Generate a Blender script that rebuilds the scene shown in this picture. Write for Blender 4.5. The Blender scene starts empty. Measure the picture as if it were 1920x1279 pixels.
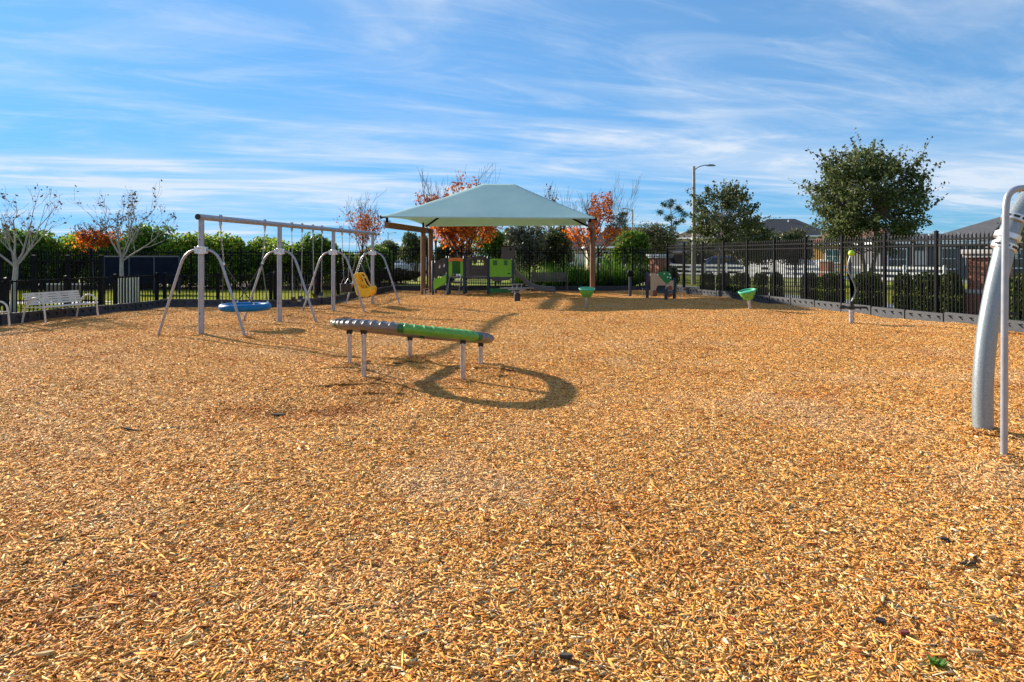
import bpy, bmesh, math, random
import numpy as np
from mathutils import Vector, Matrix

SC = bpy.context.scene
R = math.radians
# ------------------------------------------------------------------ camera
CAM_H, FPX, HOR = 1.6, 1280.0, 482.5
cam_d = bpy.data.cameras.new('camera'); cam = bpy.data.objects.new('camera', cam_d)
SC.collection.objects.link(cam)
cam.location = (0, 0, CAM_H); cam.rotation_euler = (R(90), 0, 0)
cam_d.sensor_width = 36; cam_d.lens = 24.0; cam_d.shift_y = -(639.5 - HOR) / 1920
cam_d.clip_start = .05; cam_d.clip_end = 2000
SC.camera = cam
# ------------------------------------------------------------------ light
SUN = Vector((-2.0, 1.5, 1.0)).normalized()
SUN_EL = math.asin(SUN.z); SUN_AZ = math.atan2(SUN.x, SUN.y)
sd = bpy.data.lights.new('sun', 'SUN'); so = bpy.data.objects.new('sun', sd); SC.collection.objects.link(so)
sd.energy = 4.7; sd.angle = R(1.2); sd.color = (1.0, .90, .76)
so.location = SUN * 60; so.rotation_euler = SUN.to_track_quat('Z', 'Y').to_euler()
W = bpy.data.worlds.new('World'); SC.world = W; W.use_nodes = True
SKY_K = (1.25, .39, .165)
def world():
    nt = W.node_tree; N = nt.nodes; L = nt.links
    for n in list(N): N.remove(n)
    out = N.new('ShaderNodeOutputWorld'); bg = N.new('ShaderNodeBackground')
    bg.inputs['Strength'].default_value = .15
    L.new(bg.outputs[0], out.inputs[0])
    sky = N.new('ShaderNodeTexSky'); sky.sky_type = 'NISHITA'; sky.sun_disc = False
    sky.sun_elevation = SUN_EL; sky.sun_rotation = SUN_AZ
    sky.air_density = 1.0; sky.dust_density = .25; sky.ozone_density = 3.0
    k1 = N.new('ShaderNodeVectorMath'); k1.operation = 'MULTIPLY_ADD'; k1.inputs[1].default_value = SKY_K; k1.inputs[2].default_value = (1, 1, 1)
    L.new(sky.outputs[0], k1.inputs[0])                       # film-like shoulder: the glow by the sun keeps its blue
    hs = N.new('ShaderNodeVectorMath'); hs.operation = 'DIVIDE'; L.new(sky.outputs[0], hs.inputs[0]); L.new(k1.outputs[0], hs.inputs[1])
    tc = N.new('ShaderNodeTexCoord'); sp = N.new('ShaderNodeSeparateXYZ'); L.new(tc.outputs['Generated'], sp.inputs[0])
    def m(op, a, b=None, c=None):
        n = N.new('ShaderNodeMath'); n.operation = op
        for i, v in enumerate((a, b, c)):
            if v is None: continue
            if isinstance(v, (int, float)): n.inputs[i].default_value = v
            else: L.new(v, n.inputs[i])
        return n.outputs[0]
    z = m('ADD', m('MAXIMUM', sp.outputs[2], 0.0), .06)
    u = m('DIVIDE', sp.outputs[0], z); v = m('DIVIDE', sp.outputs[1], z)
    def cloud(su, sv, rot, scale, det, rough, dist, lo, hi, off):
        cb = N.new('ShaderNodeCombineXYZ'); ca, sa = math.cos(rot), math.sin(rot)
        uu = m('ADD', m('MULTIPLY', u, ca * su), m('MULTIPLY', v, -sa * su))
        vv = m('ADD', m('MULTIPLY', u, sa * sv), m('MULTIPLY', v, ca * sv))
        L.new(uu, cb.inputs[0]); L.new(vv, cb.inputs[1]); cb.inputs[2].default_value = off
        no = N.new('ShaderNodeTexNoise'); no.inputs['Scale'].default_value = scale
        no.inputs['Detail'].default_value = det; no.inputs['Roughness'].default_value = rough
        no.inputs['Distortion'].default_value = dist; L.new(cb.outputs[0], no.inputs['Vector'])
        mr = N.new('ShaderNodeMapRange'); mr.interpolation_type = 'SMOOTHSTEP'
        mr.inputs['From Min'].default_value = lo; mr.inputs['From Max'].default_value = hi
        L.new(no.outputs[0], mr.inputs['Value']); return mr.outputs[0]
    a = cloud(.48, 1.10, R(-17), .9, 10, .60, 1.3, .42, .74, 5.4)      # long cirrus streaks
    b = cloud(.34, .62, R(-14), .8, 7, .55, .8, .40, .66, 7.7)        # broad thin veil
    c = cloud(.8, 2.6, R(-24), 1.1, 9, .66, 1.1, .46, .80, 1.3)        # fine wisps
    f = m('MINIMUM', m('ADD', m('ADD', m('MULTIPLY', m('MULTIPLY', a, m('ADD', m('MULTIPLY', b, .7), .4)), .95), m('MULTIPLY', b, .46)),
              m('MULTIPLY', c, .32)), .9)
    mx = N.new('ShaderNodeMix'); mx.data_type = 'RGBA'
    L.new(f, mx.inputs['Factor']); L.new(hs.outputs[0], mx.inputs[6])
    mx.inputs[7].default_value = (2.45, 2.75, 3.15, 1)
    L.new(mx.outputs[2], bg.inputs['Color'])
world()
SC.view_settings.view_transform = 'Standard'; SC.view_settings.look = 'None'
SC.view_settings.gamma = 1.0; SC.view_settings.use_curve_mapping = False
SC.view_settings.exposure = 1.06
SC.render.engine = 'CYCLES'
SC.cycles.max_bounces = 6; SC.cycles.transparent_max_bounces = 6

# ------------------------------------------------------------------ helpers
def G(x, y):                                    # a spot on level ground seen at pixel x, y of the photograph
    Y = CAM_H * FPX / (y - HOR); return Vector(((x - 960) / FPX * Y, Y, 0))
def P(x, y, Y):                                 # a point at distance Y
    return Vector(((x - 960) / FPX * Y, Y, CAM_H - (y - HOR) / FPX * Y))
def px_x(x, Y): return (x - 960) / FPX * Y
def px_z(y, Y): return CAM_H - (y - HOR) / FPX * Y

def setp(o, label=None, cat=None, group=None, kind=None):
    if label: o['label'] = label
    if cat: o['category'] = cat
    if group: o['group'] = group
    if kind: o['kind'] = kind
    return o
def link(o, parent=None):
    SC.collection.objects.link(o)
    if parent is not None: o.parent = parent
    return o
def thing(name, label, cat, loc=(0, 0, 0), rz=0, group=None):
    o = bpy.data.objects.new(name, None); o.empty_display_size = .2
    o.location = loc; o.rotation_euler = (0, 0, rz)
    link(o); return setp(o, label, cat, group)
def copy_tree(o, parent=None):
    c = o.copy(); link(c, parent)
    for k in (('label', 'group') if parent is None else ()): pass
    for ch in list(o.children): copy_tree(ch, c)
    return c

class MB:
    def __init__(s): s.v = []; s.f = []
    def add(s, vs, fs):
        b = len(s.v); s.v += [tuple(v) for v in vs]; s.f += [tuple(i + b for i in f) for f in fs]; return s
    def box(s, c, d, M=None):
        x, y, z = d[0] / 2, d[1] / 2, d[2] / 2; c = Vector(c)
        vs = [Vector((sx * x, sy * y, sz * z)) for sz in (-1, 1) for sy in (-1, 1) for sx in (-1, 1)]
        vs = [(M @ v if M else v) + c for v in vs]
        return s.add(vs, [(0, 2, 3, 1), (4, 5, 7, 6), (0, 1, 5, 4), (2, 6, 7, 3), (0, 4, 6, 2), (1, 3, 7, 5)])
    def tube(s, pts, r, n=10, cap=True):
        pts = [Vector(p) for p in pts]; k = len(pts)
        rr = [r] * k if isinstance(r, (int, float)) else list(r)
        t0 = (pts[1] - pts[0]).normalized()
        ref = Vector((0, 0, 1)) if abs(t0.z) < .9 else Vector((1, 0, 0))
        nrm = (ref - t0 * ref.dot(t0)).normalized(); vs = []
        for i in range(k):
            t = (pts[min(i + 1, k - 1)] - pts[max(i - 1, 0)])
            t = t.normalized() if t.length > 1e-9 else t0
            nrm = (nrm - t * nrm.dot(t)); nrm = nrm.normalized() if nrm.length > 1e-6 else t.orthogonal().normalized()
            bi = t.cross(nrm)
            for j in range(n):
                a = 2 * math.pi * j / n; vs.append(pts[i] + (nrm * math.cos(a) + bi * math.sin(a)) * rr[i])
        fs = [(i * n + j, i * n + (j + 1) % n, (i + 1) * n + (j + 1) % n, (i + 1) * n + j) for i in range(k - 1) for j in range(n)]
        if cap: fs += [tuple(range(n - 1, -1, -1)), tuple((k - 1) * n + j for j in range(n))]
        return s.add(vs, fs)
    def lathe(s, prof, c=(0, 0, 0), n=20, M=None):
        c = Vector(c); vs = []
        for (r, z) in prof:
            for j in range(n):
                a = 2 * math.pi * j / n; v = Vector((r * math.cos(a), r * math.sin(a), z)); vs.append((M @ v if M else v) + c)
        k = len(prof)
        fs = [(i * n + j, i * n + (j + 1) % n, (i + 1) * n + (j + 1) % n, (i + 1) * n + j) for i in range(k - 1) for j in range(n)]
        if prof[0][0] > 1e-6: fs.append(tuple(range(n - 1, -1, -1)))
        if prof[-1][0] > 1e-6: fs.append(tuple((k - 1) * n + j for j in range(n)))
        return s.add(vs, fs)
    def prism(s, poly, t, org=(0, 0, 0), U=(1, 0, 0), V=(0, 0, 1), D=(0, 1, 0)):
        o, U, V, D = Vector(org), Vector(U), Vector(V), Vector(D); n = len(poly)
        a = [o + U * p[0] + V * p[1] for p in poly]; b = [p + D * t for p in a]
        fs = [tuple(range(n)), tuple(range(2 * n - 1, n - 1, -1))] + [(i, i + n, (i + 1) % n + n, (i + 1) % n) for i in range(n)]
        return s.add(a + b, fs)
    def torus(s, c, RR, r, n=40, m=10, M=None, sz=1):
        c = Vector(c); vs = []; fs = []
        for i in range(n):
            a = 2 * math.pi * i / n
            for j in range(m):
                b = 2 * math.pi * j / m
                v = Vector(((RR + r * math.cos(b)) * math.cos(a), (RR + r * math.cos(b)) * math.sin(a), r * sz * math.sin(b)))
                vs.append((M @ v if M else v) + c)
                fs.append((i * m + j, ((i + 1) % n) * m + j, ((i + 1) % n) * m + (j + 1) % m, i * m + (j + 1) % m))
        return s.add(vs, fs)
    def grid(s, fn, nu, nv):
        vs = [fn(i / nu, j / nv) for i in range(nu + 1) for j in range(nv + 1)]
        return s.add(vs, [(i * (nv + 1) + j, (i + 1) * (nv + 1) + j, (i + 1) * (nv + 1) + j + 1, i * (nv + 1) + j + 1) for i in range(nu) for j in range(nv)])
    def mesh(s, name, m, smooth=True, ang=40, fix=True):
        me = bpy.data.meshes.new(name); me.from_pydata(s.v, [], s.f)
        if m: me.materials.append(m)
        if fix:
            bm = bmesh.new(); bm.from_mesh(me); bmesh.ops.recalc_face_normals(bm, faces=bm.faces); bm.to_mesh(me); bm.free()
        if smooth:
            me.polygons.foreach_set('use_smooth', [True] * len(me.polygons)); me.set_sharp_from_angle(angle=R(ang))
        me.update(); return me
    def build(s, name, m, parent=None, world=False, bevel=0, smooth=True, ang=40, fix=True):
        if world and parent is not None:
            o = parent.location; c, sn = math.cos(-parent.rotation_euler.z), math.sin(-parent.rotation_euler.z)
            s.v = [((v[0] - o.x) * c - (v[1] - o.y) * sn, (v[0] - o.x) * sn + (v[1] - o.y) * c, v[2] - o.z) for v in s.v]
        ob = bpy.data.objects.new(name, s.mesh(name, m, smooth, ang, fix)); link(ob, parent)
        if bevel:
            b = ob.modifiers.new('bevel', 'BEVEL'); b.width = bevel; b.segments = 2; b.limit_method = 'ANGLE'; b.angle_limit = R(35)
        return ob
def inst(name, me, parent, loc=(0, 0, 0), rz=0, sc=None):
    o = bpy.data.objects.new(name, me); o.location = loc; o.rotation_euler = (0, 0, rz)
    if sc: o.scale = sc
    return link(o, parent)

# ------------------------------------------------------------------ materials
def nodes(name):
    m = bpy.data.materials.new(name); m.use_nodes = True; nt = m.node_tree
    return m, nt.nodes, nt.links, nt.nodes['Principled BSDF']
def lin(h):
    h = h.lstrip('#'); c = [int(h[i:i + 2], 16) / 255 for i in (0, 2, 4)]
    return tuple((x / 12.92 if x < .04045 else ((x + .055) / 1.055) ** 2.4) for x in c) + (1,)
def col(c): return lin(c) if isinstance(c, str) else tuple(c) + (1,) if len(c) == 3 else tuple(c)
def mat(name, c1, c2=None, scale=6, rough=.6, metal=0, bump=0, bscale=60, spec=.5, coat=0, det=5, stretch=None, ramp=(.35, .65)):
    m, N, L, b = nodes(name)
    b.inputs['Roughness'].default_value = rough; b.inputs['Metallic'].default_value = metal
    b.inputs['Specular IOR Level'].default_value = spec; b.inputs['Coat Weight'].default_value = coat
    tc = N.new('ShaderNodeTexCoord'); src = tc.outputs['Object']
    if stretch:
        mp = N.new('ShaderNodeMapping'); mp.inputs['Scale'].default_value = stretch; L.new(src, mp.inputs[0]); src = mp.outputs[0]
    b.inputs['Base Color'].default_value = col(c1)
    c2 = c2 or tuple(x * .82 for x in col(c1)[:3])
    no = N.new('ShaderNodeTexNoise'); no.inputs['Scale'].default_value = scale; no.inputs['Detail'].default_value = det
    L.new(src, no.inputs['Vector'])
    cr = N.new('ShaderNodeValToRGB'); cr.color_ramp.elements[0].position = ramp[0]; cr.color_ramp.elements[1].position = ramp[1]
    cr.color_ramp.elements[0].color = col(c1); cr.color_ramp.elements[1].color = col(c2)
    L.new(no.outputs[0], cr.inputs[0]); L.new(cr.outputs[0], b.inputs['Base Color'])
    rr = N.new('ShaderNodeMapRange'); rr.inputs['To Min'].default_value = max(.05, rough - .1); rr.inputs['To Max'].default_value = min(1, rough + .12)
    L.new(no.outputs[0], rr.inputs['Value']); L.new(rr.outputs[0], b.inputs['Roughness'])
    if bump:
        n2 = N.new('ShaderNodeTexNoise'); n2.inputs['Scale'].default_value = bscale; n2.inputs['Detail'].default_value = 4
        L.new(src, n2.inputs['Vector']); bp = N.new('ShaderNodeBump'); bp.inputs['Strength'].default_value = bump
        bp.inputs['Distance'].default_value = .02; L.new(n2.outputs[0], bp.inputs['Height']); L.new(bp.outputs[0], b.inputs['Normal'])
    return m
def leafmat(name, cols, transl=.35, rough=.5):
    m, N, L, b = nodes(name)
    g = N.new('ShaderNodeNewGeometry'); cr = N.new('ShaderNodeValToRGB'); e = cr.color_ramp.elements
    while len(e) < len(cols): e.new(.5)
    for i, c in enumerate(cols): e[i].position = i / (len(cols) - 1); e[i].color = col(c)
    L.new(g.outputs['Random Per Island'], cr.inputs[0]); L.new(cr.outputs[0], b.inputs['Base Color'])
    b.inputs['Roughness'].default_value = rough; b.inputs['Specular IOR Level'].default_value = .2
    t = N.new('ShaderNodeBsdfTranslucent'); L.new(cr.outputs[0], t.inputs[0])
    mx = N.new('ShaderNodeMixShader'); mx.inputs[0].default_value = transl
    L.new(b.outputs[0], mx.inputs[1]); L.new(t.outputs[0], mx.inputs[2]); L.new(mx.outputs[0], N['Material Output'].inputs[0])
    return m
M = {}
M['galv'] = mat('galvanised_steel', (.34, .35, .37), (.50, .51, .53), 14, .38, .75, .05, 90)
M['galv2'] = mat('spangled_galvanised_tube', (.21, .245, .265), (.28, .315, .33), 75, .42, .5, .04, 90, det=3)
M['silver'] = mat('silver_powder_coat', (.27, .29, .33), (.33, .35, .385), 8, .42, .35)
M['castal'] = mat('cast_aluminium', (.55, .56, .58), (.68, .68, .70), 25, .35, .7, .1, 80)
M['black'] = mat('black_powder_coat', (.006, .006, .007), (.010, .010, .011), 9, .45, spec=.07)
M['rubber'] = mat('black_rubber', (.012, .012, .012), (.022, .022, .022), 14, .65)
M['timber'] = mat('black_recycled_plastic', (.022, .024, .029), (.048, .050, .058), 10, .6, 0, .15, 60)
M['blue'] = mat('blue_plastic', (.002, .12, .30), (.004, .14, .34), 6, .45, spec=.25)
M['yellow'] = mat('yellow_plastic', (.78, .42, .012), (.85, .50, .02), 6, .35)
M['rope'] = mat('dark_rope', (.04, .04, .045), (.09, .09, .09), 40, .8)
M['chain'] = mat('zinc_chain', (.30, .30, .31), (.45, .45, .46), 60, .4, .8)
M['ringgrey'] = mat('grey_brown_plastic', (.155, .135, .125), (.19, .17, .16), 9, .42, 0, .05, 120)
M['ringgreen'] = mat('lime_green_plastic', (.09, .30, .04), (.12, .36, .05), 9, .4, 0, .05, 120)
M['collar'] = mat('dark_green_plastic', (.008, .10, .022), (.012, .13, .03), 9, .4)
M['brown'] = mat('brown_powder_coat', (.165, .075, .030), (.20, .095, .04), 5, .5)
M['lime'] = mat('bright_green_panel', (.17, .52, .008), (.20, .56, .012), 4, .45)
M['dkgreen'] = mat('deep_green_panel', (.008, .17, .022), (.012, .20, .03), 4, .45)
M['charcoal'] = mat('charcoal_panel', (.036, .033, .034), (.05, .046, .047), 5, .5)
M['slate'] = mat('slate_grey_plastic', (.055, .055, .062), (.075, .075, .082), 5, .45)
M['slidegrey'] = mat('grey_slide_plastic', (.15, .142, .148), (.18, .172, .176), 5, .4)
M['navy'] = mat('navy_post_paint', (.016, .028, .050), (.024, .038, .062), 5, .45)
M['orange'] = mat('orange_panel', (.62, .17, .012), (.68, .20, .02), 5, .45)
M['tan'] = mat('tan_panel', (.66, .38, .21), (.70, .42, .24), 5, .5)
M['rust'] = mat('rust_red_panel', (.28, .07, .02), (.33, .09, .03), 5, .5)
M['seagreen'] = mat('sea_green_plastic', (.06, .40, .21), (.08, .46, .26), 5, .35)
M['bowl'] = mat('leaf_green_plastic', (.13, .42, .06), (.16, .48, .08), 5, .4)
M['ball'] = mat('lime_ball_plastic', (.33, .55, .012), (.38, .6, .02), 5, .4)
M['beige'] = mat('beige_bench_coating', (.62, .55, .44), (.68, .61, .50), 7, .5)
M['dimbench'] = mat('shade_dimmed_bench_coating', (.10, .085, .065), (.13, .11, .085), 7, .55)  # coating darkened to carry the shade on the benches behind the playhouse
M['white'] = mat('white_vinyl', (.86, .87, .88), (.78, .79, .80), 3, .45)
M['concrete'] = mat('concrete', (.46, .44, .40), (.36, .345, .32), 2.5, .9, 0, .3, 40)
M['pole'] = mat('pole_concrete', (.40, .38, .35), (.30, .29, .27), 4, .85, 0, .2, 30)
M['asphalt'] = mat('asphalt', (.15, .148, .145), (.20, .195, .19), 3, .9, 0, .3, 80)
M['brickA'] = mat('red_brick', (.30, .105, .06), (.40, .17, .10), 9, .9, 0, .3, 50)
M['mortar'] = mat('mortar', (.40, .36, .32), (.30, .27, .24), 12, .95)
M['cap'] = mat('cast_stone_cap', (.62, .60, .57), (.52, .50, .47), 4, .85, 0, .15, 30)
M['roofdark'] = mat('dark_shingle', (.035, .036, .042), (.060, .061, .068), 3, .9, 0, .4, 12)
M['roofbrown'] = mat('brown_shingle', (.085, .060, .050), (.12, .085, .07), 3, .9, 0, .4, 12)
M['roofred'] = mat('red_brown_tile', (.16, .065, .045), (.21, .09, .06), 3, .9, 0, .4, 12)
M['stucco_tan'] = mat('tan_stucco', (.47, .35, .24), (.52, .40, .28), 3, .9, 0, .1, 60)
M['stucco_orange'] = mat('ochre_stucco', (.55, .31, .10), (.6, .35, .13), 3, .9, 0, .1, 60)
M['stucco_grey'] = mat('grey_stucco', (.085, .088, .095), (.11, .113, .12), 3, .9, 0, .1, 60)
M['stucco_white'] = mat('pale_stucco', (.55, .53, .50), (.6, .58, .55), 3, .9, 0, .1, 60)
M['glass'] = mat('window_glass', (.02, .03, .04), (.03, .045, .055), 2, .08, 0, spec=.8)
M['teal'] = mat('teal_glass', (.02, .13, .14), (.03, .17, .18), 2, .1, 0, spec=.8)
M['screen'] = mat('navy_wind_screen', (.005, .008, .018), (.009, .013, .026), 4, .9, spec=.1)
M['barkpale'] = mat('pale_grey_bark', (.33, .31, .28), (.22, .205, .185), 9, .9, 0, .5, 30, stretch=(1, 1, .35))
M['bark'] = mat('grey_brown_bark', (.13, .105, .085), (.20, .165, .135), 9, .9, 0, .6, 30, stretch=(1, 1, .35))
M['twig'] = mat('dark_twig_bark', (.085, .07, .07), (.13, .11, .105), 9, .9)
M['carblue'] = mat('blue_car_paint', (.10, .20, .36), (.11, .22, .38), 3, .25, .2, coat=.6)
M['carwhite'] = mat('white_car_paint', (.72, .73, .74), (.76, .77, .78), 3, .25, 0, coat=.6)
M['carlight'] = mat('silver_car_paint', (.45, .47, .50), (.48, .5, .53), 3, .25, .4, coat=.6)
M['tyre'] = mat('tyre_rubber', (.015, .015, .015), (.02, .02, .02), 9, .8)
M['lampred'] = mat('red_lamp_lens', (.35, .01, .01), (.4, .02, .02), 9, .2)
M['lampclear'] = mat('clear_lamp_lens', (.7, .7, .7), (.75, .75, .75), 9, .1)
def translucent(m, amt):                                  # thin pale vinyl lets the low sun shine through
    nt = m.node_tree; b = nt.nodes['Principled BSDF']; t = nt.nodes.new('ShaderNodeBsdfTranslucent'); t.inputs[0].default_value = (.85, .86, .87, 1)
    x = nt.nodes.new('ShaderNodeMixShader'); x.inputs[0].default_value = amt; nt.links.new(b.outputs[0], x.inputs[1]); nt.links.new(t.outputs[0], x.inputs[2]); nt.links.new(x.outputs[0], nt.nodes['Material Output'].inputs[0])
M['vinyl'] = mat('white_vinyl_fence', (.86, .87, .88), (.80, .81, .82), 3, .45); translucent(M['vinyl'], .42)
L_OAK = leafmat('oak_leaves', [(.030, .046, .014), (.055, .078, .020), (.09, .118, .034), (.145, .17, .055), (.21, .23, .10)], .38, .5)
L_OAK2 = leafmat('loose_oak_leaves', [(.03, .048, .014), (.06, .08, .025), (.11, .13, .045), (.17, .18, .07)], .35, .4)
L_HEDGE = leafmat('bright_hedge_leaves', [(.04, .09, .010), (.09, .18, .015), (.18, .30, .025), (.30, .38, .035), (.44, .40, .05)], .5)
L_HEDGE2 = leafmat('deep_hedge_leaves', [(.035, .08, .010), (.07, .15, .017), (.13, .23, .025), (.23, .31, .045)], .45)
L_BOX = leafmat('boxwood_leaves', [(.022, .045, .008), (.05, .085, .014), (.10, .15, .025), (.20, .25, .05)], .35)
L_ORANGE = leafmat('orange_maple_leaves', [(.34, .05, .006), (.55, .10, .008), (.70, .18, .012), (.75, .27, .03), (.36, .07, .015)], .5)
L_RUST = leafmat('rust_maple_leaves', [(.22, .04, .012), (.40, .08, .015), (.52, .14, .025), (.42, .17, .06)], .45)
L_PALM = leafmat('palmetto_leaves', [(.03, .09, .010), (.07, .17, .015), (.13, .26, .025), (.26, .34, .07)], .4, .4)
L_OLIVE = leafmat('olive_leaves', [(.07, .075, .03), (.12, .12, .05), (.17, .165, .075), (.22, .2, .10)], .3)
L_GREY = leafmat('grey_green_leaves', [(.06, .075, .04), (.11, .125, .07), (.18, .19, .12), (.25, .26, .18)], .3)
L_PINE = leafmat('pine_needles', [(.014, .04, .014), (.03, .075, .022), (.05, .11, .03)], .2)
L_DRY = leafmat('withered_leaves', [(.05, .04, .03), (.09, .065, .045), (.13, .10, .06)], .3, .95)
L_GRASS = leafmat('grass_blades', [(.16, .22, .025), (.26, .31, .04), (.38, .38, .06), (.46, .42, .11)], .45)

# ================================================================== the ground
BED = [(-15.4, -4), (15.14, -4), (7.3, 32.5), (-5.6, 32.9), (-6.45, 23.1), (-7.5, 22.0), (-11.3, 21.9), (-12.2, 16.25)]
RING_C = Vector((-1.37, 9.5, .56))
def hgt(x, y):
    x = np.asarray(x, float); y = np.asarray(y, float)
    h = .016 * np.sin(.83 * x + .41 * y + 1.0) + .014 * np.sin(-.52 * x + 1.07 * y + 2.2) + .010 * np.sin(2.1 * x - 1.3 * y) + .007 * np.sin(3.3 * x + 2.9 * y + .7)
    r = np.hypot(x + 1.37, y - 9.4); a = np.arctan2(y - 9.4, x + 1.37)
    h = h + (.040 + .025 * np.sin(3 * a + 1.1) + .012 * np.sin(5 * a)) * np.exp(-((r - 1.02) / .42) ** 2) - .03 * np.exp(-(r / .6) ** 2)
    h = h + .018 * np.sin(4.1 * x + 1.7) * np.sin(3.3 * y + .4) * np.exp(-((x + 1.2) ** 2 + (y - 8.0) ** 2) / 1.6)
    for (cx, cy, rx, ry, d) in ((-5.94, 15.15, .9, .8, .045), (-5.5, 17.6, .6, .7, .035), (-5.3, 18.8, .6, .7, .035), (-5.0, 20.7, .6, .7, .035), (-4.8, 21.8, .7, .7, .04), (-1.75, 7.2, .6, .5, .018), (-2.4, 6.9, .5, .4, .012), (1.2, 5.2, .9, .7, .012), (2.6, 8.4, 1.1, .8, .015), (4.22, 6.12, .05, .05, -.02), (3.89, 5.38, .04, .04, -.012)):
        q = ((x - cx) / rx) ** 2 + ((y - cy) / ry) ** 2; h = h - d * np.exp(-q) + d * .55 * np.exp(-((np.sqrt(q) - 1.6) / .5) ** 2)
    return h
def hz(x, y): return float(hgt(x, y))
def inside(px, py, poly):
    px = np.asarray(px, float); py = np.asarray(py, float); c = np.zeros(px.shape, bool); n = len(poly); j = n - 1
    for i in range(n):
        xi, yi = poly[i]; xj, yj = poly[j]
        t = ((yi > py) != (yj > py)) & (px < (xj - xi) * (py - yi) / (yj - yi + 1e-12) + xi); c ^= t; j = i
    return c
def edge_dist(px, py, poly):
    d = np.full(np.shape(px), 1e9)
    for i in range(len(poly)):
        a = np.array(poly[i], float); b = np.array(poly[(i + 1) % len(poly)], float); ab = b - a
        t = np.clip(((px - a[0]) * ab[0] + (py - a[1]) * ab[1]) / (ab @ ab), 0, 1)
        d = np.minimum(d, np.hypot(px - a[0] - t * ab[0], py - a[1] - t * ab[1]))
    return d

def ground_mat(name, cols, scale, bump):
    m, N, L, b = nodes(name); b.inputs['Roughness'].default_value = .95; b.inputs['Specular IOR Level'].default_value = .15
    tc = N.new('ShaderNodeTexCoord')
    n1 = N.new('ShaderNodeTexNoise'); n1.inputs['Scale'].default_value = .22; n1.inputs['Detail'].default_value = 6; L.new(tc.outputs['Object'], n1.inputs['Vector'])
    n2 = N.new('ShaderNodeTexNoise'); n2.inputs['Scale'].default_value = scale; n2.inputs['Detail'].default_value = 8; L.new(tc.outputs['Object'], n2.inputs['Vector'])
    ad = N.new('ShaderNodeMath'); ad.operation = 'MULTIPLY_ADD'; ad.inputs[1].default_value = .5; L.new(n1.outputs[0], ad.inputs[0])
    ml = N.new('ShaderNodeMath'); ml.operation = 'MULTIPLY'; ml.inputs[1].default_value = .5; L.new(n2.outputs[0], ml.inputs[0]); L.new(ml.outputs[0], ad.inputs[2])
    cr = N.new('ShaderNodeValToRGB'); e = cr.color_ramp.elements
    while len(e) < len(cols): e.new(.5)
    for i, c in enumerate(cols): e[i].position = .3 + .4 * i / (len(cols) - 1); e[i].color = col(c)
    L.new(ad.outputs[0], cr.inputs[0]); L.new(cr.outputs[0], b.inputs['Base Color'])
    bp = N.new('ShaderNodeBump'); bp.inputs['Strength'].default_value = bump; bp.inputs['Distance'].default_value = .03
    L.new(n2.outputs[0], bp.inputs['Height']); L.new(bp.outputs[0], b.inputs['Normal']); return m
M['lawn'] = ground_mat('lawn', [(.14, .19, .022), (.22, .27, .032), (.32, .33, .05), (.40, .36, .10)], 30, .6)
M['soil'] = ground_mat('soil', [(.05, .03, .018), (.09, .055, .032), (.14, .085, .05)], 25, .8)
M['mulch'] = ground_mat('mulch_base', [(.24, .10, .025), (.36, .16, .04), (.46, .22, .06)], 60, 1.0)

b = MB()
bm = bmesh.new()                                        # one sheet to the horizon, open where the mulch bed lies
for loop in ([(-420, -40), (420, -40), (420, 900), (-420, 900)], BED):
    vs_ = [bm.verts.new((p[0], p[1], -.03)) for p in loop]
    for i in range(len(vs_)): bm.edges.new((vs_[i], vs_[(i + 1) % len(vs_)]))
bmesh.ops.triangle_fill(bm, use_beauty=True, edges=bm.edges[:], normal=(0, 0, 1))
me = bpy.data.meshes.new('lawn_ground'); bm.to_mesh(me); bm.free(); me.materials.append(M['lawn'])
setp(link(bpy.data.objects.new('lawn_ground', me)), kind='structure')
# mulch bed sheet following the gentle heaps
gx = np.arange(-16, 15.6, .3); gy = np.arange(-4, 33.2, .3)
b = MB(); idx = {}
XX, YY = np.meshgrid(gx, gy, indexing='ij'); INS = inside(XX, YY, BED) | (edge_dist(XX, YY, BED) < .12); HH = hgt(XX, YY)
for i in range(len(gx)):
    for j in range(len(gy)):
        if INS[i, j]: idx[(i, j)] = len(b.v); b.v.append((gx[i], gy[j], HH[i, j] - .012))
for (i, j) in list(idx):
    q = [(i, j), (i + 1, j), (i + 1, j + 1), (i, j + 1)]
    if all(k in idx for k in q): b.f.append(tuple(idx[k] for k in q))
setp(b.build('mulch_bed', M['mulch'], ang=180), kind='structure')
def flat(name, pts, z, m):
    b = MB(); b.add([(p[0], p[1], z) for p in pts], [tuple(range(len(pts)))])
    return setp(b.build(name, m, smooth=False), kind='structure')
# rim of soil under the fences, pavements and roads
flat('planting_soil', [(9.2, 33.4), (-6.5, 33.7), (-6.5, 38.5), (9.5, 38.5)], -.012, M['soil'])
flat('hedge_soil', [(-42, 33.6), (-6.6, 33.8), (-6.6, 44), (-44, 44)], -.008, M['soil'])
def offs(d, y): return 7.3 + .216 * (32.5 - y) + d
flat('shrub_bed_soil', [(offs(.25, 33), 33), (offs(.25, -2), -2), (offs(1.75, -2), -2), (offs(1.75, 33), 33)], -.016, M['soil'])
flat('pavement', [(offs(2.3, 60), 60), (offs(2.3, -2), -2), (offs(3.9, -2), -2), (offs(3.9, 60), 60)], -.006, M['concrete'])
flat('verge_path', [(14, 37.2), (26, 37.2), (25, 38.8), (14, 38.8)], -.010, M['concrete'])
flat('street', [(15.2, 63.5), (32.5, 35.5), (38, 38), (20, 68)], -.014, M['asphalt'])
flat('driveway', [(14.5, 63.8), (19.4, 68), (18, 73), (12, 73)], -.009, M['concrete'])
flat('parking_lot', [(-40, 58), (-3, 58), (-3, 84), (-40, 84)], -.012, M['asphalt'])
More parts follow.
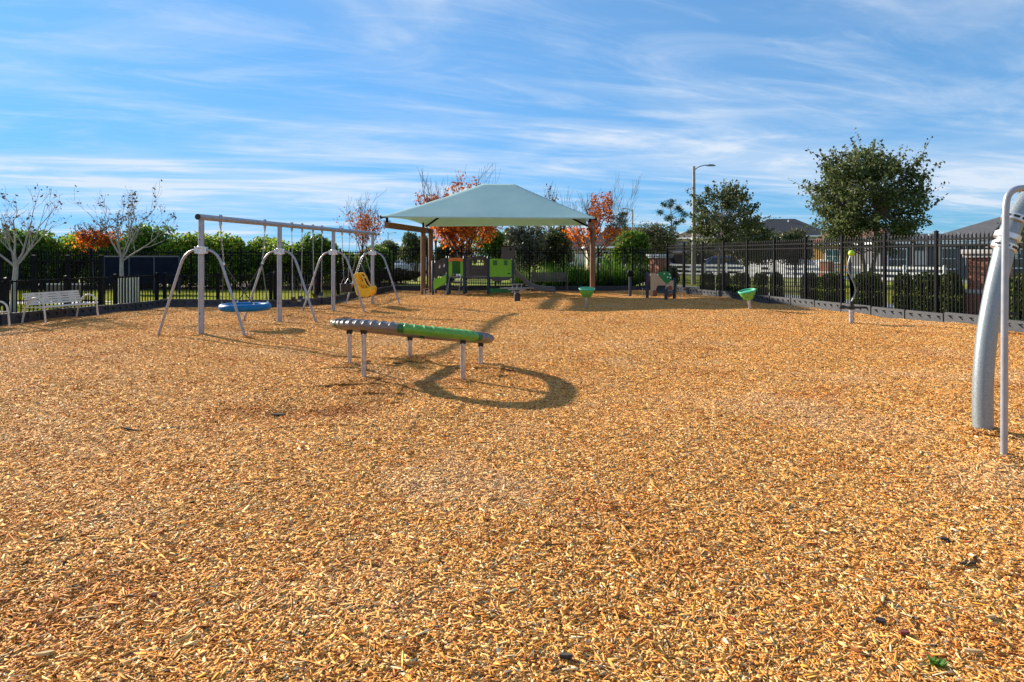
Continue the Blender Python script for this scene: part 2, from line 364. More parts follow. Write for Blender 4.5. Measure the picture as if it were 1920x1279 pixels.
flat('footpath', [(-60, 23.4), (-15.0, 23.2), (-14.4, 25.0), (-60, 25.4)], -.010, M['concrete'])
flat('footpath_spur', [(-19.5, 17.0), (-13.1, 17.2), (-13.0, 18.8), (-19.5, 18.8)], -.004, M['concrete'])

# ------------------------------------------------------------------ wood chips (nobody could count them)
def chip_mat():
    m, N, L, b = nodes('wood_chips'); b.inputs['Roughness'].default_value = .8; b.inputs['Specular IOR Level'].default_value = .25
    at = N.new('ShaderNodeAttribute'); at.attribute_name = 'chip'
    g = N.new('ShaderNodeNewGeometry')
    def noise(s, det, off):
        mp = N.new('ShaderNodeMapping'); mp.inputs['Location'].default_value = off; L.new(g.outputs['Position'], mp.inputs[0])
        n = N.new('ShaderNodeTexNoise'); n.inputs['Scale'].default_value = s; n.inputs['Detail'].default_value = det
        L.new(mp.outputs[0], n.inputs['Vector']); return n.outputs[0]
    def rng(src, lo, hi, a, c):
        r = N.new('ShaderNodeMapRange'); r.inputs['From Min'].default_value = lo; r.inputs['From Max'].default_value = hi
        r.inputs['To Min'].default_value = a; r.inputs['To Max'].default_value = c; L.new(src, r.inputs['Value']); return r.outputs[0]
    def mix(f, a, bb, mode='MIX'):
        x = N.new('ShaderNodeMix'); x.data_type = 'RGBA'; x.blend_type = mode
        if isinstance(f, float): x.inputs['Factor'].default_value = f
        else: L.new(f, x.inputs['Factor'])
        for k, v in ((6, a), (7, bb)):
            if isinstance(v, tuple): x.inputs[k].default_value = v
            else: L.new(v, x.inputs[k])
        return x.outputs[2]
    c = at.outputs['Color']
    c = mix(rng(noise(.55, 5, (3, 1, 0)), .54, .74, 0, .45), c, (.80, .57, .35, 1))          # bleached weathered areas
    c = mix(rng(noise(.8, 6, (11, 5, 0)), .55, .70, 0, .55), c, (.80, .58, .42, 1), 'MULTIPLY')  # damper areas
    c = mix(rng(noise(.16, 3, (0, 21, 0)), .35, .65, 0, .5), c, (1.0, .90, .70, 1), 'MULTIPLY')  # warmer, fresher chips
    for (cx, cy, rad, amt) in ((-1.75, 7.15, .55, .75), (-1.45, 8.35, .75, .5), (-.55, 9.0, .7, .35), (-2.4, 6.9, .4, .5), (-6.0, 15.0, .8, .45), (-5.4, 18.1, .9, .4), (-4.9, 21.4, .8, .4)):   # scuffed, dug-over spots where dark damp chips lie on top
        ds = N.new('ShaderNodeVectorMath'); ds.operation = 'DISTANCE'; L.new(g.outputs['Position'], ds.inputs[0]); ds.inputs[1].default_value = (cx, cy, 0)
        ad = N.new('ShaderNodeMath'); ad.operation = 'MULTIPLY_ADD'; ad.inputs[1].default_value = -rad * 1.6; L.new(noise(2.3, 5, (cx, cy, 0)), ad.inputs[0]); L.new(ds.outputs['Value'], ad.inputs[2])
        c = mix(rng(ad.outputs[0], -rad * .75, rad * .35, amt, 0), c, (.50, .36, .30, 1), 'MULTIPLY')
    L.new(c, b.inputs['Base Color'])
    t = N.new('ShaderNodeBsdfTranslucent'); L.new(c, t.inputs[0])
    mx = N.new('ShaderNodeMixShader'); mx.inputs[0].default_value = .10
    L.new(b.outputs[0], mx.inputs[1]); L.new(t.outputs[0], mx.inputs[2]); L.new(mx.outputs[0], N['Material Output'].inputs[0])
    return m
CHIP = chip_mat(); PATCH = .42
def chip_patch(seed, n, heap=0):
    g = np.random.default_rng(seed)
    Lh = np.clip(g.lognormal(math.log(.0092), .60, n), .003, .046)
    Wh = np.clip(g.lognormal(math.log(.0030), .5, n), .0009, .011); Wh = np.minimum(Wh, Lh * .7); Th = g.uniform(.0004, .0016, n)
    base = np.array([(-1, -1, -1), (1, -1, -1), (1, 1, -1), (-1, 1, -1), (-1, -1, 1), (1, -1, 1), (1, 1, 1), (-1, 1, 1)], float)
    v = base[None] * np.stack([Lh, Wh, Th], 1)[:, None]
    tap = g.uniform(.35, 1.0, (n, 1)); v[:, [1, 2, 5, 6], 1] *= tap                      # tapering splinters
    v[:, :, 1] += (g.uniform(-.5, .5, (n, 1)) * v[:, :, 0] ** 2 / Lh[:, None]) * .5        # slight curve
    v[:, :, 0] += g.uniform(-.18, .18, (n, 8)) * Lh[:, None]
    v[:, :, 2] += g.uniform(-.35, .45, (n, 1)) * v[:, :, 0] ** 2 / Lh[:, None] * .6
    yaw = g.uniform(0, 2 * np.pi, n); pit = g.normal(0, .17, n); rol = g.normal(0, .30, n)
    def rot(v, a, i, j):
        c, s = np.cos(a)[:, None], np.sin(a)[:, None]; x, y = v[:, :, i].copy(), v[:, :, j].copy()
        v[:, :, i] = x * c - y * s; v[:, :, j] = x * s + y * c
    rot(v, rol, 1, 2); rot(v, pit, 0, 2); rot(v, yaw, 0, 1)
    v[:, :, 0] += g.uniform(-PATCH / 2, PATCH / 2, (n, 1)); v[:, :, 1] += g.uniform(-PATCH / 2, PATCH / 2, (n, 1))
    if heap:                                                  # chips banked up round a post
        v[:, :, :2] -= v[:, :, :2].mean(1, keepdims=True); a_ = g.uniform(0, 2 * np.pi, (n, 1)); rr_ = heap * np.sqrt(g.random((n, 1))) * (1 + .25 * np.sin(3 * a_ + seed))
        v[:, :, 0] += rr_ * np.cos(a_); v[:, :, 1] += rr_ * np.sin(a_); v[:, :, 2] += .035 * np.clip(1 - rr_ / heap, 0, 1) ** .8 * g.random((n, 1)) ** .4
    v[:, :, 2] += (g.uniform(-.004, .011, (n, 1)))
    q = np.array([(0, 3, 2, 1), (4, 5, 6, 7), (0, 1, 5, 4), (1, 2, 6, 5), (2, 3, 7, 6), (3, 0, 4, 7)])
    f = (q[None] + (np.arange(n) * 8)[:, None, None]).reshape(-1, 4)
    me = bpy.data.meshes.new('wood_chip_patch'); me.vertices.add(n * 8); me.loops.add(f.size); me.polygons.add(len(f))
    me.vertices.foreach_set('co', v.reshape(-1)); me.loops.foreach_set('vertex_index', f.reshape(-1).astype(np.int32))
    me.polygons.foreach_set('loop_start', (np.arange(len(f)) * 4).astype(np.int32)); me.update(); me.validate()
    pal = np.array([(.76, .35, .080), (.83, .45, .12), (.89, .59, .225), (.61, .24, .045), (.90, .72, .42), (.32, .11, .028), (.07, .04, .03), (.34, .28, .23), (.32, .06, .03), (.74, .38, .05)])
    pr = np.array([.23, .22, .17, .12, .09, .085, .022, .016, .014, .03]); k = g.choice(len(pal), n, p=pr / pr.sum())
    c = pal[k] * g.uniform(.8, 1.2, (n, 1)); cc = np.ones((n, 8, 4)); cc[:, :, :3] = c[:, None]
    a = me.color_attributes.new('chip', 'FLOAT_COLOR', 'POINT'); a.data.foreach_set('color', cc.reshape(-1))
    me.materials.append(CHIP); return me
def scatter(name, coll, pts, rot, idx, sc=None):
    me = bpy.data.meshes.new(name); me.vertices.add(len(pts)); me.vertices.foreach_set('co', np.asarray(pts, float).reshape(-1))
    a = me.attributes.new('rot', 'FLOAT_VECTOR', 'POINT'); a.data.foreach_set('vector', np.asarray(rot, float).reshape(-1))
    a = me.attributes.new('pick', 'INT', 'POINT'); a.data.foreach_set('value', np.asarray(idx, np.int32))
    o = bpy.data.objects.new(name, me); link(o)
    ng = bpy.data.node_groups.new(name, 'GeometryNodeTree')
    ng.interface.new_socket('Geometry', in_out='INPUT', socket_type='NodeSocketGeometry')
    ng.interface.new_socket('Geometry', in_out='OUTPUT', socket_type='NodeSocketGeometry')
    N, L = ng.nodes, ng.links
    gi, go = N.new('NodeGroupInput'), N.new('NodeGroupOutput')
    ci = N.new('GeometryNodeCollectionInfo'); ci.inputs['Collection'].default_value = coll
    ci.inputs['Separate Children'].default_value = True; ci.inputs['Reset Children'].default_value = True
    ip = N.new('GeometryNodeInstanceOnPoints'); ip.inputs['Pick Instance'].default_value = True
    def na(n, t):
        x = N.new('GeometryNodeInputNamedAttribute'); x.data_type = t; x.inputs['Name'].default_value = n
        return [s for s in x.outputs if s.enabled][0]
    L.new(gi.outputs[0], ip.inputs['Points']); L.new(ci.outputs[0], ip.inputs['Instance'])
    L.new(na('pick', 'INT'), ip.inputs['Instance Index']); L.new(na('rot', 'FLOAT_VECTOR'), ip.inputs['Rotation'])
    L.new(ip.outputs[0], go.inputs[0]); md = o.modifiers.new('scatter', 'NODES'); md.node_group = ng
    return o
def source(name, meshes):
    c = bpy.data.collections.new(name)
    for i, me in enumerate(meshes): c.objects.link(bpy.data.objects.new('%s_%02d' % (name, i), me))
    return c
rg = np.random.default_rng(4)
c_chip = source('chip_source', [chip_patch(100 + i, 6400) for i in range(10)])
st = PATCH * .93; ax, ay = np.meshgrid(np.arange(-15.6, 15.4, st), np.arange(-3.6, 33, st), indexing='ij')
ax = ax.ravel() + rg.uniform(-.03, .03, ax.size); ay = ay.ravel() + rg.uniform(-.03, .03, ay.size)
k = inside(ax, ay, BED) & (edge_dist(ax, ay, BED) > .20); ax, ay = ax[k], ay[k]
e = .2; sx = (hgt(ax + e, ay) - hgt(ax - e, ay)) / (2 * e); sy = (hgt(ax, ay + e) - hgt(ax, ay - e)) / (2 * e)
# turned by quarter turns about the vertical, then laid along the local slope (XYZ euler: x, y tilts follow the turn)
q = rg.integers(0, 4, ax.size) * (math.pi / 2)
rot = np.zeros((ax.size, 3)); tx, ty = np.arctan(sy), -np.arctan(sx)
rot[:, 0] = tx * np.cos(q) + ty * np.sin(q); rot[:, 1] = -tx * np.sin(q) + ty * np.cos(q); rot[:, 2] = q
for i in range(2): c_chip.objects.link(bpy.data.objects.new('chip_source_%02d' % (10 + i), chip_patch(190 + i, 1300, .20)))
hp = [G(x, y)[:2] for x, y in ((652, 693), (694, 716), (770, 682), (859, 712), (891, 692), (1845.5, 817), (1882.5, 862), (1099, 577.5), (1408, 583), (1596.5, 609))]
for i in range(4):
    q_ = Vector((-6.19 + .507 * i, 13.6 + 3.09 * i)); hp += [q_, q_ + Vector((.955, -.157)), q_ - Vector((.955, -.157))]
hp = np.array([(p[0], p[1]) for p in hp]); nh = len(hp)
PT = np.concatenate([np.stack([ax, ay, hgt(ax, ay)], 1), np.stack([hp[:, 0], hp[:, 1], hgt(hp[:, 0], hp[:, 1])], 1)])
rot = np.concatenate([rot, np.stack([np.zeros(nh), np.zeros(nh), rg.uniform(0, 6.28, nh)], 1)]); pk_ = np.concatenate([rg.integers(0, 10, ax.size), 10 + rg.integers(0, 2, nh)])
setp(scatter('wood_chips', c_chip, PT, rot, pk_),
     'golden brown wood chip mulch covering the playground', None, None, 'stuff')
# larger loose pieces in the foreground: dark bark, pale slabs
def slab(b, x, y, l, w, t, yaw, pitch, seed):
    r = random.Random(seed); z = hz(x, y) + .016
    n = 7; top = []; 
    for i in range(n):
        a = 2 * math.pi * i / n; top.append((l / 2 * math.cos(a) * r.uniform(.75, 1.1), w / 2 * math.sin(a) * r.uniform(.7, 1.15)))
    Mx = Matrix.Rotation(yaw, 3, 'Z') @ Matrix.Rotation(pitch, 3, 'Y') @ Matrix.Rotation(r.uniform(-.3, .3), 3, 'X')
    b.prism(top, t, (x, y, z), Mx @ Vector((1, 0, 0)), Mx @ Vector((0, 1, 0)), Mx @ Vector((0, 0, 1)))

# ------------------------------------------------------------------ grass blades
def grass_patch(seed, n, h, size=1.0):
    g = np.random.default_rng(seed); p = g.uniform(-size / 2, size / 2, (n, 2)); a = g.uniform(0, 2 * np.pi, n); hh = h * g.uniform(.5, 1.2, n)
    w = .007 + .008 * g.random(n); dx, dy = np.cos(a), np.sin(a); ln = g.normal(0, .4, (n, 2)) * hh[:, None]
    v = np.zeros((n, 3, 3)); v[:, 0, 0] = p[:, 0] - dx * w; v[:, 0, 1] = p[:, 1] - dy * w; v[:, 1, 0] = p[:, 0] + dx * w; v[:, 1, 1] = p[:, 1] + dy * w
    v[:, 2, :2] = p + ln; v[:, 2, 2] = hh; v[:, :2, 2] = -.01
    me = bpy.data.meshes.new('grass_patch'); me.from_pydata(v.reshape(-1, 3).tolist(), [], (np.arange(n * 3).reshape(-1, 3)).tolist())
    me.materials.append(L_GRASS); return me
c_grass = source('grass_source', [grass_patch(300 + i, 1500, .07) for i in range(4)])
LAWNS = [[(-7.6, 22.5), (-6.8, 23.4), (-5.9, 33.2), (-30, 32.9), (-30, 25.2), (-14.2, 24.9), (-11.6, 22.4)],
         [(-13.1, 19.0), (-12.2, 21.8), (-14.0, 23.0), (-30, 23.2), (-30, 19.2)], [(-30, 10), (-13.6, 10), (-12.8, 16.8), (-30, 16.8)],
         [(offs(1.8, 44), 44), (offs(1.8, 8), 8), (offs(2.25, 8), 8), (offs(2.25, 44), 44)],
         [(offs(4.0, 39), 39), (offs(4.0, 12), 12), (26, 12), (30, 39)]]
pts = []
for lw in LAWNS:
    xs = [p[0] for p in lw]; ys = [p[1] for p in lw]
    gx_, gy_ = np.meshgrid(np.arange(min(xs), max(xs) + .5, .9), np.arange(min(ys), max(ys) + .5, .9), indexing='ij'); gx_, gy_ = gx_.ravel(), gy_.ravel()
    k = inside(gx_, gy_, lw) & (edge_dist(gx_, gy_, lw) > .2); pts.append(np.stack([gx_[k], gy_[k], np.full(k.sum(), -.03)], 1))
pts = np.concatenate(pts); rr = np.zeros_like(pts); rr[:, 2] = rg.uniform(0, 6.28, len(pts))
setp(scatter('lawn_grass', c_grass, pts, rr, rg.integers(0, 4, len(pts))), 'short sunlit grass growing outside the playground fence', None, None, 'stuff')

# ================================================================== border timbers
def timber_mesh():
    b = MB(); Lt, H, T = 1.18, .26, .09; p = Lt / 4; z0, z1 = .07, .19
    b.box((Lt / 2, T / 2 + .02, H / 2 - .02), (Lt, T - .04, H + .04))             # core
    b.box((Lt / 2, .02, z0 / 2 - .02), (Lt, .04, z0 + .04)); b.box((Lt / 2, .02, (z1 + H) / 2), (Lt, .04, H - z1))
    for i in range(4):
        o = i * p; poly = [(0, z0), (p, z0), (p, z1), (.80 * p, z1), (.80 * p, z0 + .025), (.30 * p, z1), (0, z1)]
        b.prism([(o + q[0], q[1]) for q in poly], .04)
    return b.mesh('timber_body', M['timber'], smooth=False)
TIMB = timber_mesh(); bb = MB(); bb.lathe([(.022, -.1), (.022, .27), (.014, .275)], n=10); STAKE = bb.mesh('stake', M['rubber'])
bb = MB(); bb.box((0, .055, .11), (.05, .075, .24)); JOINT = bb.mesh('joint_sleeve', M['rubber'], smooth=False)
ORD = ['first', 'second', 'third', 'fourth', 'fifth', 'sixth', 'seventh', 'eighth', 'ninth', 'tenth', 'eleventh', 'twelfth', 'thirteenth', 'fourteenth', 'fifteenth', 'sixteenth', 'seventeenth', 'eighteenth', 'nineteenth', 'twentieth'] + ['twenty-' + w for w in ('first', 'second', 'third', 'fourth', 'fifth', 'sixth', 'seventh', 'eighth', 'ninth')]
def border(a, b2, label, group):
    a, b2 = Vector(a), Vector(b2); d = (b2 - a); n = max(1, round(d.length / 1.22)); ang = math.atan2(d.y, d.x); step = d / n
    for i in range(n):
        q = a + step * i; z = min(hz(q.x, q.y), hz(q.x + step.x, q.y + step.y)) - .01
        t = thing('border_timber', label % ORD[i], 'border', (q.x, q.y, z), ang, group)
        s = step.length / 1.22; o = inst('plank', TIMB, t, (.02, -.045, 0), 0, (s * .985, 1, 1))
        inst('joint_sleeve', JOINT, t, (0, -.045, 0)); inst('stake', STAKE, t, (.62 * s, .012, 0))
BP = [Vector((p[0], p[1], 0)) for p in BED]
# the bed's edge is walked so that the notched face looks at the bed
border(BP[2] , BP[2] + (BP[1] - BP[2]) * .86, '%s black notched border timber from the back corner along the right fence', 'border timbers at the right fence')
border(BP[3], BP[2], '%s black border timber from the left below the back fence', 'border timbers at the back fence')
border(BP[4], BP[3], '%s black border timber from the gate along the yellow swing seat fence', 'border timbers at the gate fence')
border(BP[5], BP[4], '%s black border timber at the bend before the gate', 'border timbers at the bend')
border(BP[6], BP[5], '%s black border timber from the left behind the blue disc swing', 'border timbers behind the swings')
border(BP[7], BP[6], '%s black border timber from the bench towards the swings', 'border timbers at the left fence')
border(BP[7] + (BP[0] - BP[7]) * .5, BP[7], '%s black border timber outside the left edge going to the bench', 'border timbers at the far left')

# ================================================================== fences
def picket_mesh(h, w, tip):
    b = MB(); x = w / 2
    if tip: b.add([(-x, -x, 0), (x, -x, 0), (x, x, 0), (-x, x, 0), (-x, -x, h - .06), (x, -x, h - .06), (x, x, h - .06), (-x, x, h - .06), (0, 0, h)],
                  [(0, 1, 5, 4), (1, 2, 6, 5), (2, 3, 7, 6), (3, 0, 4, 7), (4, 5, 8), (5, 6, 8), (6, 7, 8), (7, 4, 8)])
    else: b.box((0, 0, h / 2), (w, w, h))
    return b.mesh('picket', M['black'], smooth=False)
def fence(name, label, a, b2, h, rails, spacing=1.72, gap=.11, w=.026, tip=True, over=.03, pw=.075, z0=-.03, limit=300, group=None, skip_first=False):
    a, b2 = Vector((a[0], a[1], 0)), Vector((b2[0], b2[1], 0)); d = b2 - a; n = max(1, round(d.length / spacing)); s = d.length / n
    t = thing(name, label, 'fence', (a.x, a.y, z0), math.atan2(d.y, d.x), group)
    pb = MB(); pb.box((0, 0, (h + over) / 2 - .05), (pw, pw, h + over + .1)); pb.box((0, 0, h + over + .012), (pw + .014, pw + .014, .02))
    pb.add([(-pw / 2, -pw / 2, h + over + .022), (pw / 2, -pw / 2, h + over + .022), (pw / 2, pw / 2, h + over + .022), (-pw / 2, pw / 2, h + over + .022), (0, 0, h + over + .05)], [(0, 1, 4), (1, 2, 4), (2, 3, 4), (3, 0, 4)])
    pm = pb.mesh('post', M['black'], smooth=False); pk = picket_mesh(h - .06, w, tip)
    rb = MB(); rb.box((s / 2, 0, 0), (s - pw - .004, .038, .04)); rm = rb.mesh('rail', M['black'], smooth=False)
    npk = max(1, round((s - pw) / gap)); cnt = 0; rest = MB()
    for i in range(n + 1):
        if not (i == 0 and skip_first): inst('post', pm, t, (i * s, 0, 0))
        if i == n: break
        for z in rails: inst('rail', rm, t, (i * s, 0, z))
        for k in range(1, npk):
            x = i * s + pw / 2 + (s - pw) * k / npk
            if cnt < limit: inst('picket', pk, t, (x, 0, .06)); cnt += 1
            else: rest.box((x, 0, h / 2 + .03), (w, w, h - .06))
    if rest.v: setp(rest.build('far_pickets', M['black'], t, smooth=False), kind='stuff')
    return t
F = .20
fence('metal_fence', 'tall black picket fence along the right side before the hedge', (offs(F, 32.75), 32.75), (offs(F, 12.2), 12.2), 2.24, (2.08, 1.93, .16))
fence('metal_fence', 'tall black picket fence behind the shaded playhouse', (-5.75, 33.15), (offs(F, 32.75) - .01, 32.75), 2.12, (1.97, 1.83, .15), skip_first=False)
fence('metal_fence', 'tall black picket fence before the green hedge on the left', (-30.0, 32.9), (-5.95, 33.25), 2.0, (1.86, 1.72, .14), spacing=2.3, gap=.115)
fence('metal_fence', 'low black picket fence behind the beige bench', (-14.15, 6.0), (-11.46, 22.02), 1.07, (1.03, .12), gap=.12, tip=False, spacing=1.9, pw=.09, w=.022)
fence('metal_fence', 'low black picket fence running behind the blue disc swing', (-11.25, 22.12), (-7.85, 22.22), 1.07, (1.03, .12), gap=.11, tip=False, spacing=1.75, pw=.09, w=.022)
fence('metal_fence', 'low black picket fence leading back behind the yellow swing seat', (-6.55, 23.3), (-5.82, 32.6), 1.09, (1.05, .12), gap=.12, tip=False, spacing=2.0, pw=.09, w=.022)
# gate at the bend
t = thing('gate', 'low black metal gate at the bend behind the belt swings', 'gate', (-7.72, 22.26, -.02), math.atan2(23.2 - 22.26, -6.62 + 7.72))
gl = math.hypot(1.1, .94); b = MB()
for z in (.14, 1.06): b.box((gl / 2, 0, z), (gl - .14, .04, .045))
for x in (.09, gl - .09): b.box((x, 0, .6), (.05, .045, .96))
b.build('gate_frame', M['black'], t, smooth=False)
for x in (0, gl): bq = MB(); bq.box((x, 0, .57), (.11, .11, 1.2)); bq.build('post', M['black'], t, smooth=False)
pk = picket_mesh(.9, .022, False)
for i in range(1, 11): inst('picket', pk, t, (.1 + (gl - .2) * i / 11, 0, .15))
b = MB(); b.box((gl - .12, -.06, .8), (.12, .06, .16)); b.build('latch', M['rubber'], t, bevel=.008)
# taller inner fence with thick capped posts at the far left
fence('metal_fence', 'black picket fence with thick capped posts behind the pale bare tree', (-24.0, 21.6), (-13.6, 22.6), 1.62, (1.5, .2), gap=.14, tip=True, spacing=1.05, pw=.13, w=.024, over=.05)

# ================================================================== swing set
A0 = Vector((-6.19, 13.6, 0)); ST = Vector((.507, 3.09, 0)); BD = ST.normalized(); BN = Vector((BD.y, -BD.x, 0)); BZ = 2.40
def bp(t): return A0 + ST * t
t0 = thing('swing_set', 'grey steel three-bay swing set with arched side legs', 'swing set', A0)
b = MB(); b.tube([bp(-.035) + Vector((0, 0, BZ)), bp(3.03) + Vector((0, 0, BZ))], .060, 18); b.build('top_beam', M['silver'], t0, world=True)
b = MB(); e0 = bp(-.036) + Vector((0, 0, BZ)); b.tube([e0, e0 - BD * .012], .058, 18); b.build('end_cap', M['rubber'], t0, world=True)
for i in range(4):
    p = bp(i); g = hz(p.x, p.y)
    b = MB(); b.tube([(p.x, p.y, g - .1), (p.x, p.y, BZ - .05)], .056, 16)
    po = b.build('post', M['silver'], t0, world=True)
    b = MB()
    for z in (.48, 1.95): b.tube([Vector((p.x, p.y, z)) - BD * .062, Vector((p.x, p.y, z)) - BD * .05], .012, 8)
    q = b.build('bolt', M['rubber'], po); q.location = -A0
    b = MB(); b.lathe([(.062, 1.66), (.074, 1.665), (.074, 1.71), (.066, 1.715), (.066, 1.77), (.074, 1.775), (.074, 1.82), (.062, 1.825)], (p.x, p.y, 0), 16)
    for s in (-1, 1): b.box(Vector((p.x, p.y, 1.74)) + BN * s * .095, (.07, .07, .13), Matrix.Rotation(math.atan2(BN.y, BN.x), 3, 'Z'))
    b.build('collar', M['castal'], t0, world=True, bevel=.006)
    for s in (-1, 1):
        prof = [(.11, 1.745), (.19, 1.735), (.27, 1.70), (.34, 1.64), (.40, 1.56), (.445, 1.46), (.49, 1.34), (.70, .74), (.985, -.08)]
        b = MB(); b.tube([p + BN * s * u + Vector((0, 0, z)) for u, z in prof], .0265, 12); b.build('arch_leg', M['silver'], t0, world=True)
def hanger(tt, root=t0, heavy=False):
    p = bp(tt) + Vector((0, 0, BZ)); b = MB()
    b.tube([p - BD * .02, p + BD * .02], .069, 16); b.box(p + Vector((0, 0, .073)), (.05, .05, .03)); b.box(p - Vector((0, 0, .085)), (.045, .045, .06))
    b.tube([p - Vector((0, 0, .11)), p - Vector((0, 0, .19 if heavy else .15))], [.028, .016], 8)
    b.build('hanger', M['galv'], root, world=True); return p - Vector((0, 0, .16))
def chain(b, a, c, link_l=.05, r=.004, w=.011):
    a, c = Vector(a), Vector(c); n = max(2, int((c - a).length / (link_l * .78))); d = (c - a).normalized(); u = d.orthogonal().normalized(); v = d.cross(u)
    for i in range(n):
        m_ = a + (c - a) * ((i + .5) / n); s = u if i % 2 else v; h = link_l / 2
        pts = [m_ - d * h + s * 0, m_ - d * h * .7 + s * w, m_ + d * h * .7 + s * w, m_ + d * h, m_ + d * h * .7 - s * w, m_ - d * h * .7 - s * w, m_ - d * h]
        b.tube(pts, r, 4, cap=False)
# --- disc swing
h1, h2 = hanger(.21, heavy=True), hanger(.78, heavy=True)
dc = bp(.5) + Vector((.02, 0, .50)); t = thing('disc_swing', 'round blue net disc swing hanging in the nearest bay', 'swing', (dc.x, dc.y, dc.z))
b = MB(); b.torus(dc, .475, .078, 56, 12); b.build('rim', M['blue'], t, world=True)
b = MB(); 
for i in range(-4, 5):
    o = i * .1; w = math.sqrt(max(0, .42 ** 2 - o * o))
    for D1, D2 in (((1, 0), (0, 1)), ((0, 1), (1, 0))):
        b.tube([dc + Vector((D1[0] * -w + D2[0] * o, D1[1] * -w + D2[1] * o, 0)), dc + Vector((D2[0] * o, D2[1] * o, -.06)), dc + Vector((D1[0] * w + D2[0] * o, D1[1] * w + D2[1] * o, 0))], .008, 5)
b.build('net', M['rope'], t, world=True)
for hp, sgn in ((h1, -1), (h2, 1)):
    j = Vector((hp.x, hp.y, 1.46)) + BD * sgn * -.12
    b = MB(); chain(b, hp, j, .06, .006, .014); b.build('chain', M['chain'], t, world=True, fix=False)
    b = MB(); b.lathe([(.0, -.03), (.026, -.02), (.03, 0), (.026, .02), (.0, .03)], j, 10); b.build('swivel_joint', M['castal'], t, world=True)
    for a in (-1, 1):
        e_ = dc + (BD * sgn * .30 + BN * a * .37) + Vector((0, 0, .07)); b = MB(); b.tube([j, (j + e_) / 2 + Vector((0, 0, -.01)), e_], .011, 6)
        b.build('rope', M['rope'], t, world=True)
        b = MB(); b.lathe([(.02, -.06), (.026, 0), (.012, .05)], e_, 8); b.build('rim_bracket', M['castal'], t, world=True)
# --- belt swings
def belt(ta, tb, z, label):
    pa, pb_ = hanger(ta), hanger(tb); c = bp((ta + tb) / 2); t = thing('belt_swing', label, 'swing', (c.x, c.y, z), 0, 'black belt swings')
    wdt = (pb_ - pa).length / 2 - .03; b = MB(); n = 14; vs = []
    for i in range(n + 1):
        u = i / n * 2 - 1; zz = z - .02 + .13 * abs(u) ** 2.6; hw = .075 * (1 - .18 * abs(u))
        for k, (o, dz) in enumerate(((-hw, .012), (hw, .012), (hw, 0), (-hw, 0))): vs.append(c + BD * u * wdt * .92 + BN * o + Vector((0, 0, zz + dz)))
    fs = [(i * 4 + k, i * 4 + (k + 1) % 4, (i + 1) * 4 + (k + 1) % 4, (i + 1) * 4 + k) for i in range(n) for k in range(4)] + [(3, 2, 1, 0), tuple(n * 4 + k for k in range(4))]
    b.add(vs, fs); b.build('belt_seat', M['rubber'], t, world=True)
    for pp, s in ((pa, -1), (pb_, 1)):
        e_ = c + BD * s * wdt * .93 + Vector((0, 0, z + .11)); b = MB(); chain(b, pp, e_); b.build('chain', M['chain'], t, world=True, fix=False)
belt(1.20, 1.38, .47, 'black rubber belt swing beside the blue disc swing'); belt(1.58, 1.76, .50, 'black rubber belt swing next to the third post')
# --- black bucket swing
pa, pb_ = hanger(2.20), hanger(2.38); c = bp(2.29) + Vector((0, 0, .66)); t = thing('bucket_swing', 'black rubber toddler bucket swing behind the yellow seat', 'swing', c)
rot = Matrix.Rotation(math.atan2(BN.y, BN.x), 3, 'Z'); b = MB()
b.lathe([(.10, -.12), (.15, -.11), (.17, -.02), (.175, .10), (.185, .13), (.17, .14), (.155, .11), (.15, 0), (.12, -.08), (.0, -.09)], c, 18); b.build('bucket_seat', M['rubber'], t, world=True)
for pp, s in ((pa, -1), (pb_, 1)):
    b = MB(); chain(b, pp, c + BD * s * .17 + Vector((0, 0, .30))); b.build('chain', M['chain'], t, world=True, fix=False)
    b = MB()
    for a in (-1, 1): b.tube([c + BD * s * .17 + Vector((0, 0, .30)), c + BD * s * .15 + BN * a * .1 + Vector((0, 0, .12))], .006, 5)
    b.build('bridle', M['chain'], t, world=True)
# --- yellow adaptive seat (side on, leaning back to the left)
pa, pb_ = hanger(2.56), hanger(2.76); c = bp(2.66) + Vector((.05, 0, .38)); t = thing('adaptive_swing', 'yellow moulded adaptive swing seat with lap harness', 'swing', c)
def shell(y0, y1, poly, m_, name, bev=.012):
    b = MB(); b.prism([(p[0] * .88, p[1] * .9 + .04) for p in poly], y1 - y0, c + BD * y0, BN, (0, 0, 1), BD); return b.build(name, m_, t, world=True, bevel=bev)
back = [(-.30, .66), (-.235, .70), (-.02, .10), (.30, .13), (.40, .22), (.44, .18), (.40, .03), (.28, -.06), (.02, -.06), (-.10, .0)]
shell(-.19, .19, back, M['yellow'], 'seat_shell', .02)
side = [(-.31, .68), (-.22, .73), (-.15, .62), (-.05, .34), (.08, .22), (.30, .22), (.42, .30), (.47, .22), (.43, .02), (.30, -.085), (.02, -.085), (-.12, -.01)]
for y in (-.225, .195): shell(y, y + .03, side, M['yellow'], 'side_wing', .01)
b = MB()
for y in (-.15, .15):
    b.tube([c + BD * y + BN * u * .88 + Vector((0, 0, z * .9 + .04)) for u, z in ((-.22, .69), (-.13, .74), (-.02, .74), (.06, .66), (.14, .50), (.22, .34), (.33, .24), (.40, .2))], .028, 8)
b.tube([c + BD * -.15 + BN * .10 + Vector((0, 0, .58)), c + BD * .15 + BN * .10 + Vector((0, 0, .58))], .026, 8)
b.build('harness_frame', M['yellow'], t, world=True)
b = MB(); b.box(c + BN * .03 + Vector((0, 0, .36)), (.10, .16, .18), rot); b.build('pommel', M['yellow'], t, world=True, bevel=.03)
